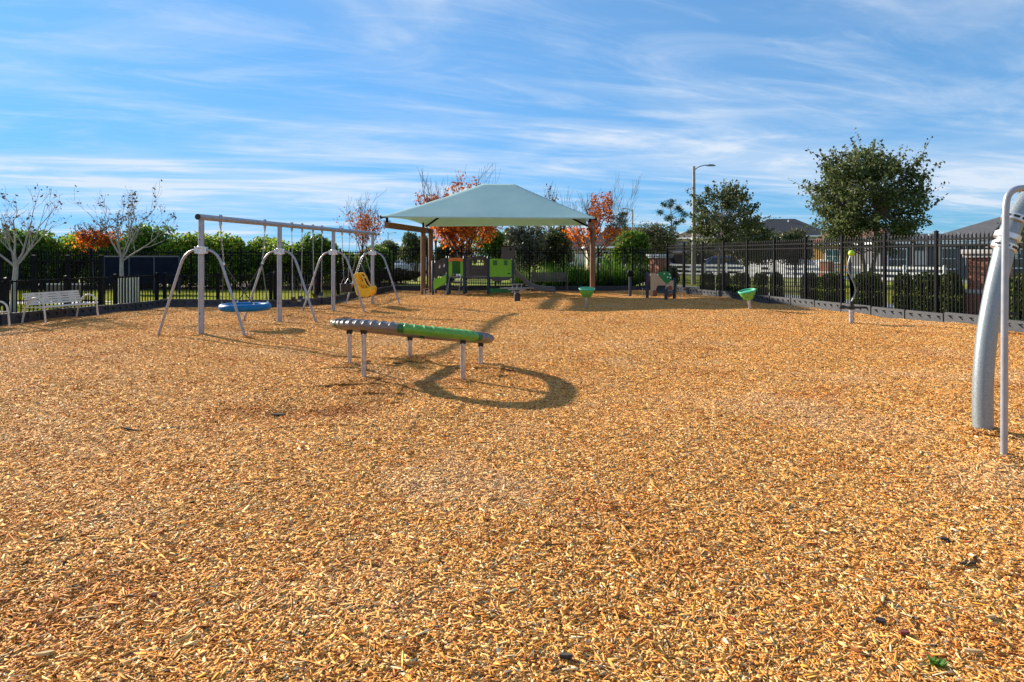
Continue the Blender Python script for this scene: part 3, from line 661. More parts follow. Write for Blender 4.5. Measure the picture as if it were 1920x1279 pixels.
for pp, s in ((pa, -1), (pb_, 1)):
    b = MB(); top = pp - Vector((0, 0, .5)); chain(b, pp, top); chain(b, top, c + BD * s * .21 + BN * -.25 + Vector((0, 0, .70))); chain(b, top, c + BD * s * .21 + BN * .38 + Vector((0, 0, .24)))
    b.build('chain', M['chain'], t, world=True, fix=False)

# ================================================================== tilted ring spinner
t = thing('balance_ring', 'large tilted ribbed ring of grey and green plastic on steel legs', 'play ring', (RING_C.x, RING_C.y, 0))
RA, RB, RRAD = -.096, -.150, 1.0
def ringz(x, y): return RING_C.z + RA * (x - RING_C.x) + RB * (y - RING_C.y)
TN = Vector((-RA, -RB, 1)).normalized()
def ring_seg(a0, a1, ribs, r0, name, m_):
    n = 110 if ribs else 6; mm = 20; vs = []
    for i in range(n + 1):
        f = i / n; a = a0 + (a1 - a0) * f; ca, sa = math.cos(a), math.sin(a); rad = Vector((ca, sa, RA * ca + RB * sa)).normalized()
        ctr = Vector((RING_C.x + RRAD * ca, RING_C.y + RRAD * sa, 0)); ctr.z = ringz(ctr.x, ctr.y)
        ph = (f * ribs) % 1.0 if ribs else 0; rib = (math.sin(math.pi * min(1, ph / .28)) if ph < .28 else 0) if ribs else 0
        for j in range(mm):
            q = 2 * math.pi * j / mm; up = math.sin(q); k = max(0, min(1, (up + .25) * 1.4))
            rr = r0 * (1 + .20 * rib * k); flat_ = 1 if up > -.3 else .92
            vs.append(ctr + rad * math.cos(q) * rr * 1.75 + TN * up * rr * flat_)
    fs = [(i * mm + j, (i + 1) * mm + j, (i + 1) * mm + (j + 1) % mm, i * mm + (j + 1) % mm) for i in range(n) for j in range(mm)]
    fs += [tuple(range(mm)), tuple(n * mm + j for j in range(mm - 1, -1, -1))]
    b = MB(); b.add(vs, fs); return b.build(name, m_, t, world=True, ang=50)
for k in range(6):
    a0 = R(-150 + 60 * k); g_ = k == 1; o = ring_seg(a0 + R(1.6), a0 + R(58.4), 9, .066, 'ring_segment', M['ringgreen'] if g_ else M['ringgrey'])
    o['label'] = 'lime green ring segment' if g_ else 'grey brown ring segment'
    ring_seg(a0 - R(2.0), a0 + R(2.0), 0, .0695, 'joint_collar', M['collar'])
for (lx, ly) in ((652, 693), (694, 716), (770, 682), (859, 712), (891, 692)):
    g_ = G(lx, ly); d = Vector((g_.x - RING_C.x, g_.y - RING_C.y, 0)); d = d.normalized() * .97; x, y = RING_C.x + d.x, RING_C.y + d.y; zt = ringz(x, y) - .06
    b = MB(); b.tube([(x, y, -.1), (x, y, zt - .16), (x, y, zt - .03)], [.031, .031, .036], 14); lg = b.build('leg', M['galv'], t, world=True)
    b = MB(); b.box((x, y, zt - .01), (.075, .085, .075)); b.build('bracket', M['rubber'], t, world=True, bevel=.008)
    b = MB(); b.tube([(x, y - .042, zt - .045), (x, y - .03, zt - .045)], .011, 8); q = b.build('bolt', M['castal'], lg); q.location = (-RING_C.x, -RING_C.y, 0)

# ================================================================== cantilever shade canopy
CY0, CY1 = 25.0, 31.2
FL, FR = Vector((px_x(713, CY0), CY0, px_z(405, CY0))), Vector((px_x(1118, CY0), CY0, px_z(408, CY0)))
BL_, BR_ = Vector((px_x(797, CY1), CY1, px_z(423, CY1))), Vector((px_x(1101, CY1), CY1, px_z(421, CY1)))
t = thing('shade_canopy', 'pale teal fabric hip shade canopy on brown cantilever posts', 'canopy', (-3.8, 30.6, 0))
def fabric_mat():
    m, N, L, b = nodes('shade_fabric'); b.inputs['Roughness'].default_value = .85; b.inputs['Specular IOR Level'].default_value = .2
    tc = N.new('ShaderNodeTexCoord'); no = N.new('ShaderNodeTexNoise'); no.inputs['Scale'].default_value = .7; no.inputs['Detail'].default_value = 7; L.new(tc.outputs['Object'], no.inputs[0])
    cr = N.new('ShaderNodeValToRGB'); cr.color_ramp.elements[0].position = .35; cr.color_ramp.elements[1].position = .7
    cr.color_ramp.elements[0].color = (.52, .76, .74, 1); cr.color_ramp.elements[1].color = (.43, .67, .66, 1); L.new(no.outputs[0], cr.inputs[0])
    L.new(cr.outputs[0], b.inputs['Base Color'])
    t_ = N.new('ShaderNodeBsdfTranslucent'); t_.inputs[0].default_value = (.13, .20, .11, 1); mx = N.new('ShaderNodeMixShader'); mx.inputs[0].default_value = .30
    wv = N.new('ShaderNodeTexNoise'); wv.inputs['Scale'].default_value = 2.2; L.new(tc.outputs['Object'], wv.inputs[0])
    bpn = N.new('ShaderNodeBump'); bpn.inputs['Strength'].default_value = .07; bpn.inputs['Distance'].default_value = .08; L.new(wv.outputs[0], bpn.inputs['Height']); L.new(bpn.outputs[0], b.inputs['Normal'])
    L.new(b.outputs[0], mx.inputs[1]); L.new(t_.outputs[0], mx.inputs[2]); L.new(mx.outputs[0], N['Material Output'].inputs[0]); return m
FAB = fabric_mat(); RIDGE = .17; PEAK = 4.62
def canopy(uu, vv):
    u, v = uu * 2 - 1, vv * 2 - 1
    su = u * (1 - .045 * (1 - v * v) * abs(u) ** 6); sv = v * (1 - .035 * (1 - u * u) * abs(v) ** 6)   # edges scallop inward
    a, c_ = (su + 1) / 2, (sv + 1) / 2
    p = (FL * (1 - a) + FR * a) * (1 - c_) + (BL_ * (1 - a) + BR_ * a) * c_
    du = max(0, (abs(u) - RIDGE) / (1 - RIDGE)); g_ = 1 - max(du, abs(v)); g_ = g_ ** 1.06
    side = .10 * (1 - v * v) * abs(u) ** 8
    return Vector((p.x, p.y, p.z + (PEAK - p.z) * g_ + side))
b = MB(); b.grid(canopy, 48, 48); o = b.build('canopy_fabric', FAB, t, world=True, ang=180)
b = MB(); b.grid(lambda a, c_: canopy(a, 0) + Vector((0, -.004, -.05 * c_)), 48, 1); b.grid(lambda a, c_: canopy(a, 1) + Vector((0, .004, -.05 * c_)), 48, 1)
b.grid(lambda a, c_: canopy(0, a) + Vector((-.004, 0, -.05 * c_)), 48, 1); b.grid(lambda a, c_: canopy(1, a) + Vector((.004, 0, -.05 * c_)), 48, 1)
hm = b.build('hem', FAB, o, fix=False); hm.location = (3.8, -30.6, 0)
for sv in (.16, .36, .60, .80):                                                        # stitched panel seams
    b = MB(); b.tube([canopy(sv, i / 40) - Vector((0, 0, .012)) for i in range(41)], .004, 4); q = b.build('seam', FAB, o, fix=False); q.location = (3.8, -30.6, 0)
for cu, cv in ((0, 0), (1, 0), (0, 1), (1, 1)):                                       # hip rafters below the cloth
    eu = .5 + (RIDGE / 2 if cu else -RIDGE / 2); pts = []
    for i in range(9):
        f = i / 8; pts.append(canopy(cu + (eu - cu) * f, cv + (.5 - cv) * f) - Vector((0, 0, .07)))
    b = MB(); b.tube(pts, .045, 8); b.build('hip_rafter', M['black'], t, world=True)
b = MB(); b.tube([canopy(.5 - RIDGE / 2, .5) - Vector((0, 0, .07)), canopy(.5 + RIDGE / 2, .5) - Vector((0, 0, .07))], .045, 8); b.build('ridge_tube', M['black'], t, world=True)
for side, (xb, fx) in enumerate(((793.5, 720), (1111, 1102))):
    for k, Yp in enumerate((29.9, 30.9)):
        x0 = px_x(xb, 29.9) + k * .13 * (1 if side else 1.6); zt = 2.88
        b = MB(); b.tube([(x0, Yp, -.1), (x0, Yp, zt)], .112, 16); b.build('post', M['brown'], t, world=True)
    x0 = px_x(xb, 29.9); x1 = px_x(fx, 25.3); d = Vector((x1 - x0, 25.3 - 30.9, 0)); L_ = d.length; d.normalize()
    b = MB(); rz_ = Matrix.Rotation(math.atan2(d.y, d.x), 3, 'Z')
    b.box(Vector((x0 + .1, 31.0, 2.80)) + d * (L_ / 2), (L_ + .2, .16, .22), rz_); b.build('cantilever_arm', M['brown'], t, world=True, bevel=.01)
    e_ = Vector((x0 + .1, 31.0, 0)) + d * (L_ + .02)
    b = MB(); cz = (FR if side else FL).z; b.tube([(e_.x, e_.y, 2.90), (e_.x, e_.y, cz - .02)], .05, 8); b.box((e_.x, e_.y, 2.945), (.24, .2, .03))
    cn = FR if side else FL; b.tube([(e_.x, e_.y, cz - .05), cn + Vector((0, 0, -.01))], .03, 6); b.build('corner_bracket', M['black'], t, world=True)
    bk = BR_ if side else BL_
    b = MB(); b.tube([(x0 + .1, 30.9, 2.86), (bk.x, bk.y, bk.z - .03)], .045, 8); b.tube([(x0, 29.9, 2.86), (x0, 29.9, 3.12)], .045, 8); b.build('rear_bracket', M['black'], t, world=True)

# ================================================================== playhouse under the canopy
PY = 29.3
def qx(x): return px_x(x, PY)
def qz(y): return (552.4 - y) * PY / FPX
t = thing('playhouse', 'green and charcoal playhouse with slide under the shade canopy', 'playhouse', (qx(890), PY, 0))
DEP = 1.15
def pan(name, poly, m_, y=0, th=.035, parent=None, bev=.004):
    b = MB(); b.prism([(qx(p[0]), qz(p[1])) for p in poly], th, (0, PY + y, 0)); return b.build(name, m_, t if parent is None else parent, world=parent is None, bevel=bev)
def rect(x0, y0, x1, y1): return [(x0, y1), (x1, y1), (x1, y0), (x0, y0)]
for x, yt in ((811.5, 490), (838.5, 481), (870.5, 481), (915.5, 481), (961.5, 462)):
    for yy in (0, DEP):
        b = MB(); b.tube([(qx(x), PY + yy, -.1), (qx(x), PY + yy, qz(yt)), (qx(x), PY + yy, qz(yt) + .02)], [.055, .055, .04], 12); b.build('post', M['navy'], t, world=True)
# access ramp
for y in (-.02, DEP):
    pan('ramp_wall', [(814, 521), (836, 508), (836, 483), (829, 484), (826, 488), (822, 487), (818, 493), (814, 493)], M['charcoal'], y)
    pan('ramp_rail', [(813, 544), (837, 530), (837, 515), (821, 524), (818, 521.5), (813, 526)], M['lime'], y - .045)
for x0, y0 in ((824.5, 500), (833, 498)):
    b = MB(); b.box((qx(x0), PY - .03, qz(y0)), (.05, .012, .13), Matrix.Rotation(.2, 3, 'Y')); b.build('wall_slot', M['white'], t, world=True)
for i in range(5):
    f = i / 4; b = MB(); b.box((qx(815 + 20 * f), PY + DEP / 2, qz(541 - 19 * f)), (.16, DEP - .1, .05)); b.build('step', M['slate'], t, world=True)
# decks
b = MB(); b.box(((qx(838) + qx(962)) / 2, PY + DEP / 2, qz(520.5)), (qx(962) - qx(838), DEP, .06)); b.build('deck', M['slate'], t, world=True)
# doorway
pan('door_jamb', rect(840.5, 490, 847.5, 518), M['lime']); pan('door_jamb', rect(863.5, 490, 869, 518), M['lime'])
pan('door_arch', [(840.5, 491), (845, 491), (848, 489.5), (862, 489.5), (865, 491), (869, 491), (869, 484.5), (862, 483.3), (848, 483.3), (840.5, 484.5)], M['orange'], -.02)
pan('door_back', rect(847, 487, 866, 515), M['dkgreen'], DEP - .05); pan('door_side', rect(846.5, 490, 849.5, 514), M['charcoal'], .3)
# charcoal activity wall: arch with openings cut through, built of strips
pan('narrow_wall', rect(872, 486, 879.5, 518), M['slate'], .02)
pan('activity_wall', [(879.5, 517.5), (914, 517.5), (914, 497.5), (879.5, 497.5)], M['charcoal'])
pan('activity_wall', [(879.5, 493), (914, 493), (914, 491.5), (879.5, 491.5)], M['charcoal'])
for x0, x1 in ((879.5, 886), (888.5, 895), (900, 904), (906.5, 914)): pan('activity_wall', rect(x0, 487.5, x1, 491.5), M['charcoal'])
pan('activity_wall', [(879.5, 487.5), (914, 487.5), (912, 483.5), (905, 481), (895, 480), (886, 481.3), (881, 484)], M['charcoal'])
pan('activity_wall', rect(879.5, 493, 884.5, 497.5), M['charcoal']); pan('activity_wall', rect(907, 493, 914, 497.5), M['charcoal'])
for i in range(4): pan('raised_wave', [(885 + i * 5, 505), (888 + i * 5, 505), (890.5 + i * 5, 500), (887.5 + i * 5, 500)], M['slate'], -.02, .02)
pan('base_skirt', rect(872, 518.5, 914, 521.5), M['slate'], -.02)
# green house wall with windows
gp = pan('house_wall', rect(918, 485.5, 959.5, 519), M['lime'], -.01)
for wx0, wx1 in ((924.5, 932), (945, 951.5)):
    pan('window_frame', rect(wx0, 488.5, wx1, 497.5), M['navy'], -.03, .02, bev=.002)
    for sx in (0, 1):
        for sz in (0, 1):
            w_ = (wx1 - wx0 - 1.2) / 2; pan('window_pane', rect(wx0 + .4 + sx * (w_ + .4), 489 + sz * 4.3, wx0 + .4 + sx * (w_ + .4) + w_, 492.8 + sz * 4.3), M['dkgreen'], -.036, .004, bev=0)
pan('wall_slot', rect(951.5, 511.8, 957, 513.8), M['navy'], -.02, .015)
pan('under_valance', [(919, 524), (924, 525.5), (938, 526.5), (952, 525.5), (958, 524), (958, 521), (919, 521)], M['slate'], -.02)
pan('house_wall', rect(918, 485.5, 959.5, 519), M['lime'], DEP)
rp = [(939.5, 463), (944, 461.5), (965.5, 461.5), (966, 478), (963, 483.5), (957, 486.5), (950, 487), (944, 486.3), (939, 484.5), (940.5, 474)]
pan('roof_panel', rp, M['slate'], -.10, .05); pan('roof_panel', rp, M['slate'], DEP + .06, .05)
b = MB(); b.prism([(PY - .1, qz(463)), (PY + DEP + .1, qz(463)), (PY + DEP + .1, qz(461.6)), (PY - .1, qz(461.6))], qx(964) - qx(942), (qx(942), 0, 0), (0, 1, 0), (0, 0, 1), (1, 0, 0)); b.build('roof_top', M['slate'], t, world=True)
b = MB(); b.tube([(qx(957.5), PY - .11, qz(467.5)), (qx(957.5), PY - .095, qz(467.5))], .05, 12); b.build('roof_porthole', M['black'], t, world=True)
b = MB(); b.prism([(PY + .05, qz(519)), (PY + DEP - .05, qz(519)), (PY + DEP - .05, qz(487)), (PY + .05, qz(487))], .03, (qx(966), 0, 0), (0, 1, 0), (0, 0, 1), (1, 0, 0)); b.build('side_wall', M['collar'], t, world=True)
# low green bench panel
pan('toddler_bench', [(918, 549), (960, 549), (960, 542), (955, 539.5), (952, 543), (926, 543), (923, 539), (918, 541)], M['dkgreen'], -.05, .04)
b = MB(); b.box(((qx(922) + qx(956)) / 2, PY + .18, qz(542)), (qx(956) - qx(922), .34, .04)); b.build('bench_seat', M['dkgreen'], t, world=True)
# ladder-like step frame before the doorway
for x0, x1 in ((843.5, 838.5), (864.5, 861)):
    b = MB(); b.tube([(qx(x0), PY - .06, qz(519)), (qx(x1), PY - .52, -.05)], .022, 8); b.build('ladder_leg', M['silver'], t, world=True)
for f in (.3, .62):
    b = MB(); b.tube([(qx(843.5 - 5 * f), PY - .06 - .46 * f, qz(519) * (1 - f)), (qx(864.5 - 3.5 * f), PY - .06 - .46 * f, qz(519) * (1 - f))], .024, 8); b.build('ladder_rung', M['slate'], t, world=True)
for i in range(3):
    b = MB(); b.tube([(qx(849), PY + .1 + .25 * i, qz(527 + 5 * i)), (qx(878), PY + .1 + .25 * i, qz(527 + 5 * i))], .018, 6); b.build('net_bar', M['galv'], t, world=True)
# slide
sp_ = [(964, 512), (969, 513.5), (975, 518), (983, 526), (992, 533.5), (1001, 538.5), (1012, 541.5), (1024, 543), (1036, 543.5), (1042, 545.5)]
prof = [(-.27, .17), (-.24, .19), (-.21, .17), (-.19, .02), (0, -.01), (.19, .02), (.21, .17), (.24, .19), (.27, .17), (.23, -.03), (0, -.06), (-.23, -.03)]
vs = []; n = len(prof)
for (x, y) in sp_:
    for (u, w_) in prof: vs.append((qx(x), PY + DEP / 2 + u - .25, qz(y) + w_ - .06))
k = len(sp_); b = MB(); b.add(vs, [(i * n + j, i * n + (j + 1) % n, (i + 1) * n + (j + 1) % n, (i + 1) * n + j) for i in range(k - 1) for j in range(n)] + [tuple(range(n)), tuple((k - 1) * n + j for j in range(n))])
b.build('slide', M['slidegrey'], t, world=True)
for x, y in ((996, 539), (1034, 546)):
    b = MB(); b.tube([(qx(x), PY + .33, -.05), (qx(x), PY + .33, qz(y))], .02, 8); b.build('slide_leg', M['galv'], t, world=True)
# little table and stool at the left end
t = thing('play_stool', 'small brown play stool at the foot of the canopy posts', 'stool', (qx(802), PY - .35, 0))
def loc(z0, z1, x, y, r, m_, nm): b = MB(); b.tube([(x, y, z0), (x, y, z1)], r, 8); b.build(nm, m_, t)
b = MB(); b.box((0, 0, .27), (.24, .2, .03)); b.build('seat', M['brown'], t, bevel=.006)
b = MB(); b.box((.12, 0, .36), (.025, .2, .2)); b.build('backrest', M['brown'], t, bevel=.006)
for sx in (-.1, .1):
    for sy in (-.08, .08): loc(-.05, .26, sx, sy, .015, M['galv'], 'leg')

# ------------------------------------------------------------------ small sit-spin spinner before the house
g_ = G(969.5, 563.5); t = thing('spinner', 'small silver hand-bar spinner on a black post before the playhouse', 'spinner', (g_.x, g_.y, 0))
b = MB(); b.lathe([(.115, -.1), (.115, .24), (.085, .27), (.085, .36), (.10, .38)], n=16); b.build('pedestal', M['rubber'], t)
for z, l in ((.31, .22), (.41, .34), (.46, .62), (.60, .24)):
    b = MB(); b.tube([(-l, -.12, z), (l, -.12, z + .01)], .018, 8); b.tube([(-l * .8, .12, z), (l * .8, .12, z)], .018, 8); b.build('hand_bar', M['galv2'], t)
b = MB()
for sx in (-.16, .16): b.tube([(sx, -.12, .3), (sx, -.12, .62)], .016, 8); b.tube([(sx, .12, .3), (sx, .12, .6)], .016, 8)
b.tube([(0, 0, .3), (0, 0, .62)], .03, 8); b.build('upright', M['galv2'], t)

# ------------------------------------------------------------------ bowl spinners
def bowl(px, py, lean, label):
    g_ = G(px, py); t = thing('bowl_spinner', label, 'spinner', (g_.x, g_.y, 0), 0, 'green bowl spinners')
    ax = Vector((lean[0], lean[1], 1)).normalized(); q = ax.to_track_quat('Z', 'Y').to_matrix()
    b = MB(); b.tube([(0, 0, -.1), ax * .30], .045, 14); b.build('stem', M['galv'], t)
    b = MB(); b.tube([ax * .29, ax * .36], .04, 12); b.tube([ax * .30, ax * .315], .06, 12); b.build('bearing', M['castal'], t)
    b = MB(); b.lathe([(.0, .34), (.10, .345), (.135, .37), (.21, .50), (.255, .60), (.25, .62), (.225, .615), (.215, .595), (.13, .43), (.08, .41), (0, .41)], n=28, M=q); b.build('bowl_shell', M['bowl'], t)
    b = MB(); b.torus((ax * .612), .243, .026, 36, 8, M=q); b.build('rim', M['seagreen'], t)
    b = MB(); b.lathe([(0, .416), (.08, .417), (.128, .436), (.209, .595)], n=28, M=q); b.build('bowl_lining', M['seagreen'], t)
    for i in range(6):
        a = i * 1.05 + .3; c_ = q @ Vector((.196 * math.cos(a), .196 * math.sin(a), .46)); b = MB(); b.lathe([(.0, -.012), (.014, -.006), (.014, .006), (0, .012)], c_, 8); b.build('drain_hole', M['rubber'], t)
bowl(1099, 577.5, (.02, -.12), 'upright green bowl spinner before the right canopy post')
bowl(1408, 583, (-.22, -.08), 'leaning green bowl spinner beside the right fence')

# ------------------------------------------------------------------ activity panel with leaf
YQ = 26.3
def ax_(x): return px_x(x, YQ)
def az(y): return (561 - y) * YQ / FPX
t = thing('activity_panel', 'tan toddler activity panel with green leaf between blue posts', 'play panel', (ax_(1240), YQ, 0))
def ap(nm, poly, m_, y=0, th=.04): b = MB(); b.prism([(ax_(p[0]), az(p[1])) for p in poly], th, (0, YQ + y, 0)); return b.build(nm, m_, t, world=True, bevel=.004)
for x, y0, yy in ((1216, 512, .25), (1265.5, 523, .1), (1241.5, 541, -.65)):
    b = MB(); b.tube([(ax_(x), YQ + yy, -.1), (ax_(x), YQ + yy, az(y0))], .062, 14); b.build('post', M['navy'], t, world=True)
b = MB(); b.tube([(ax_(1241.5), YQ - .65, az(541)), (ax_(1242), YQ - .65, az(521))], .022, 8); b.build('leaf_stalk', M['silver'], t, world=True)
ap('tan_wall', [(1220, 557), (1229, 557), (1229, 548), (1231, 541), (1233, 536), (1248, 536), (1252, 541), (1252, 544), (1263, 544), (1263, 527), (1250, 526), (1240, 522), (1230, 513.5), (1220, 513.5)], M['tan'])
ap('rust_block', rect(1224, 545, 1231.5, 556), M['rust'], -.05); ap('rust_basin', [(1246, 551), (1249, 556), (1254, 558.5), (1258, 557), (1262, 551)], M['rust'], -.05)
ap('dark_shelf', rect(1231, 546.5, 1263, 550), M['slate'], -.10, .14); ap('cave_back', rect(1229, 534, 1253, 549), M['charcoal'], .06, .03)
b = MB(); b.tube([(ax_(1256), YQ - .06, az(540.5)), (ax_(1256), YQ + .0, az(540.5))], .085, 18); b.build('rust_wheel', M['rust'], t, world=True)
lf = [(1223, 513), (1231, 510.5), (1238, 508.5), (1246, 510), (1250, 515), (1252, 521), (1249.5, 527), (1245, 530), (1249, 533), (1241, 530.5), (1236, 526), (1231, 520), (1231, 515.5)]
lo = ap('leaf', lf, M['dkgreen'], -.70, .03)
for x, y in ((1247.5, 514), (1244, 519.5), (1249, 520.5), (1238, 513)):
    b = MB(); b.tube([(ax_(x), YQ - .712, az(y)), (ax_(x), YQ - .699, az(y))], .026, 10); b.build('dew_spot', M['white'], t, world=True)
# dark stand left of it
g_ = G(1181.5, 554); t = thing('sign_post', 'dark navy talk tube post left of the tan activity panel', 'post', (g_.x, g_.y, 0))
b = MB(); b.tube([(0, 0, -.1), (0, 0, .78)], .062, 12); b.build('post', M['navy'], t)
b = MB(); b.lathe([(.05, .78), (.13, .84), (.15, .93), (.12, 1.03), (.03, 1.06)], n=14); b.build('horn', M['black'], t)
b = MB(); b.tube([(.55, .15, -.05), (.55, .15, .28)], .012, 6); b.build('stub', M['galv'], t)

# ------------------------------------------------------------------ ball-topped wobble poles
def wobble(px, py, tag_, ballz, label, s=1.0):
    g_ = G(px, py); t = thing('wobble_pole', label, 'spinner', (g_.x, g_.y, 0), 0, 'spinning poles with lime balls')
    b = MB(); b.tube([(0, 0, -.1), (0, 0, .36)], .058, 16); b.build('stem', M['galv'], t)
    b = MB(); b.lathe([(.06, .36), (.075, .37), (.075, .44), (.05, .46), (.05, .56)], n=16); b.build('bearing', M['rubber'], t)
    b = MB(); b.box((.02, -.02, .41), (.66, .10, .05)); b.tube([(-.24, -.02, .38), (-.24, -.02, .47)], .07, 10); b.build('foot_bar', M['rubber'], t, bevel=.01)
    n = 26; pts = []
    for i in range(n + 1):
        f = i / n; z = .54 + (ballz - .58) * f; pts.append((.10 * s * math.sin(f * 2 * math.pi * .98) * (1 if f < .5 else .75) * (1 - .1 * f), .03 * math.sin(f * 3), z))
    b = MB(); b.tube(pts, .020, 10); b.build('wavy_rod', M['galv2'], t)
    b = MB(); pl = [(.01, .60)] + [(p[0] * .9 - .012, p[2]) for p in pts[6:23]] + [(.02, pts[22][2])]
    b.prism(pl, .02, (0, .02, 0)); b.build('fin', M['navy'], t, ang=20)
    b = MB(); b.lathe([(0, -.075), (.04, -.065), (.068, -.03), (.075, 0), (.068, .03), (.04, .065), (0, .075)], (0, 0, ballz), 16); b.build('ball', M['ball'], t)
wobble(1596.5, 609, 0, px_z(475, 16.2), 'wavy spinning pole with lime ball left of the big fence post')
wobble(1874, 625, 0, px_z(467, 14.4), 'wavy spinning pole with lime ball before the brick pillar', -.55)

# ------------------------------------------------------------------ big arched tube climber and thin pole at the right edge
def arc(pts, n=8):                                                               # Catmull-Rom through points
    pts = [Vector(p) for p in pts]; out = []
    for i in range(len(pts) - 1):
        p0, p1, p2, p3 = pts[max(i - 1, 0)], pts[i], pts[i + 1], pts[min(i + 2, len(pts) - 1)]
        for k in range(n):
            s = k / n; out.append(.5 * ((2 * p1) + (p2 - p0) * s + (2 * p0 - 5 * p1 + 4 * p2 - p3) * s * s + (3 * p1 - p0 - 3 * p2 + p3) * s ** 3))
    return out + [pts[-1]]
g_ = G(1845.5, 817); t = thing('climbing_arch', 'thick curved galvanised tube arch with metal clamps at right', 'climber', (g_.x, g_.y, 0))
YT = g_.y
path = [(1846, 850), (1846, 800), (1849, 720), (1858, 640), (1874, 560), (1893, 490), (1909, 440), (1936, 392), (1985, 335), (2060, 285), (2160, 255), (2280, 245)]
pp = arc([(px_x(x, YT), YT + .02 * i, px_z(y, YT)) for i, (x, y) in enumerate(path)], 7)
b = MB(); b.tube(pp, .083, 24); b.build('arched_tube', M['galv2'], t, world=True)
def clamp(x, y, dirx, diry, r, w_, nm, slots):
    c_ = Vector((px_x(x, YT), YT + .12, px_z(y, YT))); d = Vector((dirx, 0, -diry)).normalized(); b = MB(); b.tube([c_ - d * w_ / 2, c_ - d * w_ * .42, c_ + d * w_ * .42, c_ + d * w_ / 2], [r - .006, r, r, r - .006], 28)
    o = b.build(nm, M['castal'], t, world=True)
    u = d.cross(Vector((0, 1, 0))).normalized()
    for k in range(slots):
        a = R(-100 + 42 * k); v = (u * math.sin(a) + Vector((0, -1, 0)) * abs(math.cos(a))).normalized(); b = MB()
        s_ = d.cross(v).normalized(); Mx = Matrix((s_, d, v)).transposed(); b.box(c_ + v * (r - .004), (.052, .022, .02), Mx); q = b.build('clamp_slot', M['rubber'], o, bevel=.005); q.location = (-g_.x, -g_.y, 0)
clamp(1901, 462, .38, -1, .103, .062, 'clamp_ring', 5); clamp(1907, 443, .38, -1, .106, .055, 'clamp_ring', 0); clamp(1920, 408, .42, -1, .102, .06, 'clamp_ring', 5)
g2 = G(1882.5, 862); YR = g2.y; t = thing('curved_rail', 'thin pale steel pole with bent top before the tube arch', 'handrail', (g2.x, g2.y, 0))
rp_ = arc([(px_x(x, YR), YR, px_z(y, YR)) for x, y in ((1882.5, 890), (1883, 700), (1884.5, 500), (1885.5, 420), (1886.5, 385), (1891, 366), (1902, 356), (1918, 353), (1945, 353), (1990, 356), (2060, 362))], 8)
b = MB(); b.tube(rp_, .0255, 16); b.build('pole', M['silver'], t, world=True)

# ================================================================== benches
def bench(label, loc_, rz_, m_, group=None, legs=True):
    t = thing('bench', label, 'bench', loc_, rz_, group); Lb = 1.75
    for i in range(5):
        z = .50 + i * .072; y = .20 + i * .022; b = MB(); b.box((0, y, z), (Lb, .016, .056), Matrix.Rotation(-.26, 3, 'X')); b.build('back_slat', m_, t)
    for x in (-.62, -.2, .2, .62):
        b = MB(); b.box((x, .255, .645), (.20 if abs(x) > .4 else .13, .012, .36), Matrix.Rotation(-.26, 3, 'X')); b.build('back_web', m_, t)
    for i in range(5): b = MB(); b.box((0, -.24 + i * .095, .43 - .012 * abs(i - 2) + .01 * i * .2), (Lb, .075, .016)); b.build('seat_slat', m_, t)
    b = MB(); b.tube([(-Lb / 2, -.285, .42), (Lb / 2, -.285, .42)], .02, 8); b.build('front_rail', m_, t)
    for sx in (-1, 1):
        x = sx * (Lb / 2 - .03)
        b = MB(); b.tube(arc([(x, -.34, -.06), (x, -.31, .25), (x, -.29, .44), (x, -.25, .58), (x, -.14, .67), (x, 0, .68), (x, .12, .60), (x, .20, .46), (x, .28, .2), (x, .33, -.06)], 5), .023, 10); b.build('arm_frame', m_, t)
    return t
A_, B_ = G(37, 611), G(182, 600)
bc = (A_ + B_) / 2; bench('beige slatted metal bench with curved arms before the left fence', (-11.58, 17.55, hz(-11.58, 17.55)), R(81), M['beige']).scale = (1, 1, .87)
bench('beige bench cut by the left edge of the photo', (-12.12, 15.05, hz(-12.1, 15.05)), R(80), M['beige']).scale = (1, 1, .87)
bench('shade-darkened slatted bench in shade right of the slide', (px_x(1029, 32.0), 32.0, .07), R(2), M['dimbench'])
bench('shade-darkened slatted bench half hidden behind the charcoal wall', (px_x(905, 32.2), 32.2, .07), R(1), M['dimbench'])

# ================================================================== vegetation
def rv(r): return Vector((r.gauss(0, 1), r.gauss(0, 1), r.gauss(0, 1)))
def grow(mb, r, p, d, L_, rad, lvl, mx, tips, up=.12, kids=(3, 5), ratio=.62, ang=(22, 48), wob=.12, seg=4, start=.35, tmin=.009):
    pts = [p.copy()]; rr = [rad]; end = rad * (.5 if lvl < mx else .25)
    for i in range(seg):
        d = (d + rv(r) * wob + Vector((0, 0, up))).normalized(); p = p + d * (L_ / seg); pts.append(p.copy()); rr.append(max(tmin, rad + (end - rad) * (i + 1) / seg))
    mb.tube(pts, rr, (9, 6, 4, 3, 3)[min(lvl, 4)], cap=lvl == 0)
    tips.append((pts, lvl))
    if lvl >= mx: return
    n = r.randint(*kids)
    for k in range(n):
        f = start + (1 - start) * (k + r.random()) / n; i = min(seg - 1, int(f * seg)); q = pts[i].lerp(pts[i + 1], f * seg - i)
        a = R(r.uniform(*ang)); o = d.orthogonal().normalized(); o.rotate(Matrix.Rotation(r.uniform(0, 2 * math.pi), 3, d)); nd = (d * math.cos(a) + o * math.sin(a)).normalized()
        grow(mb, r, q, nd, L_ * ratio * r.uniform(.75, 1.15), max(tmin, rr[i] * (.62 if lvl < 2 else .5)), lvl + 1, mx, tips, up, kids, ratio, ang, wob, seg, start, tmin)
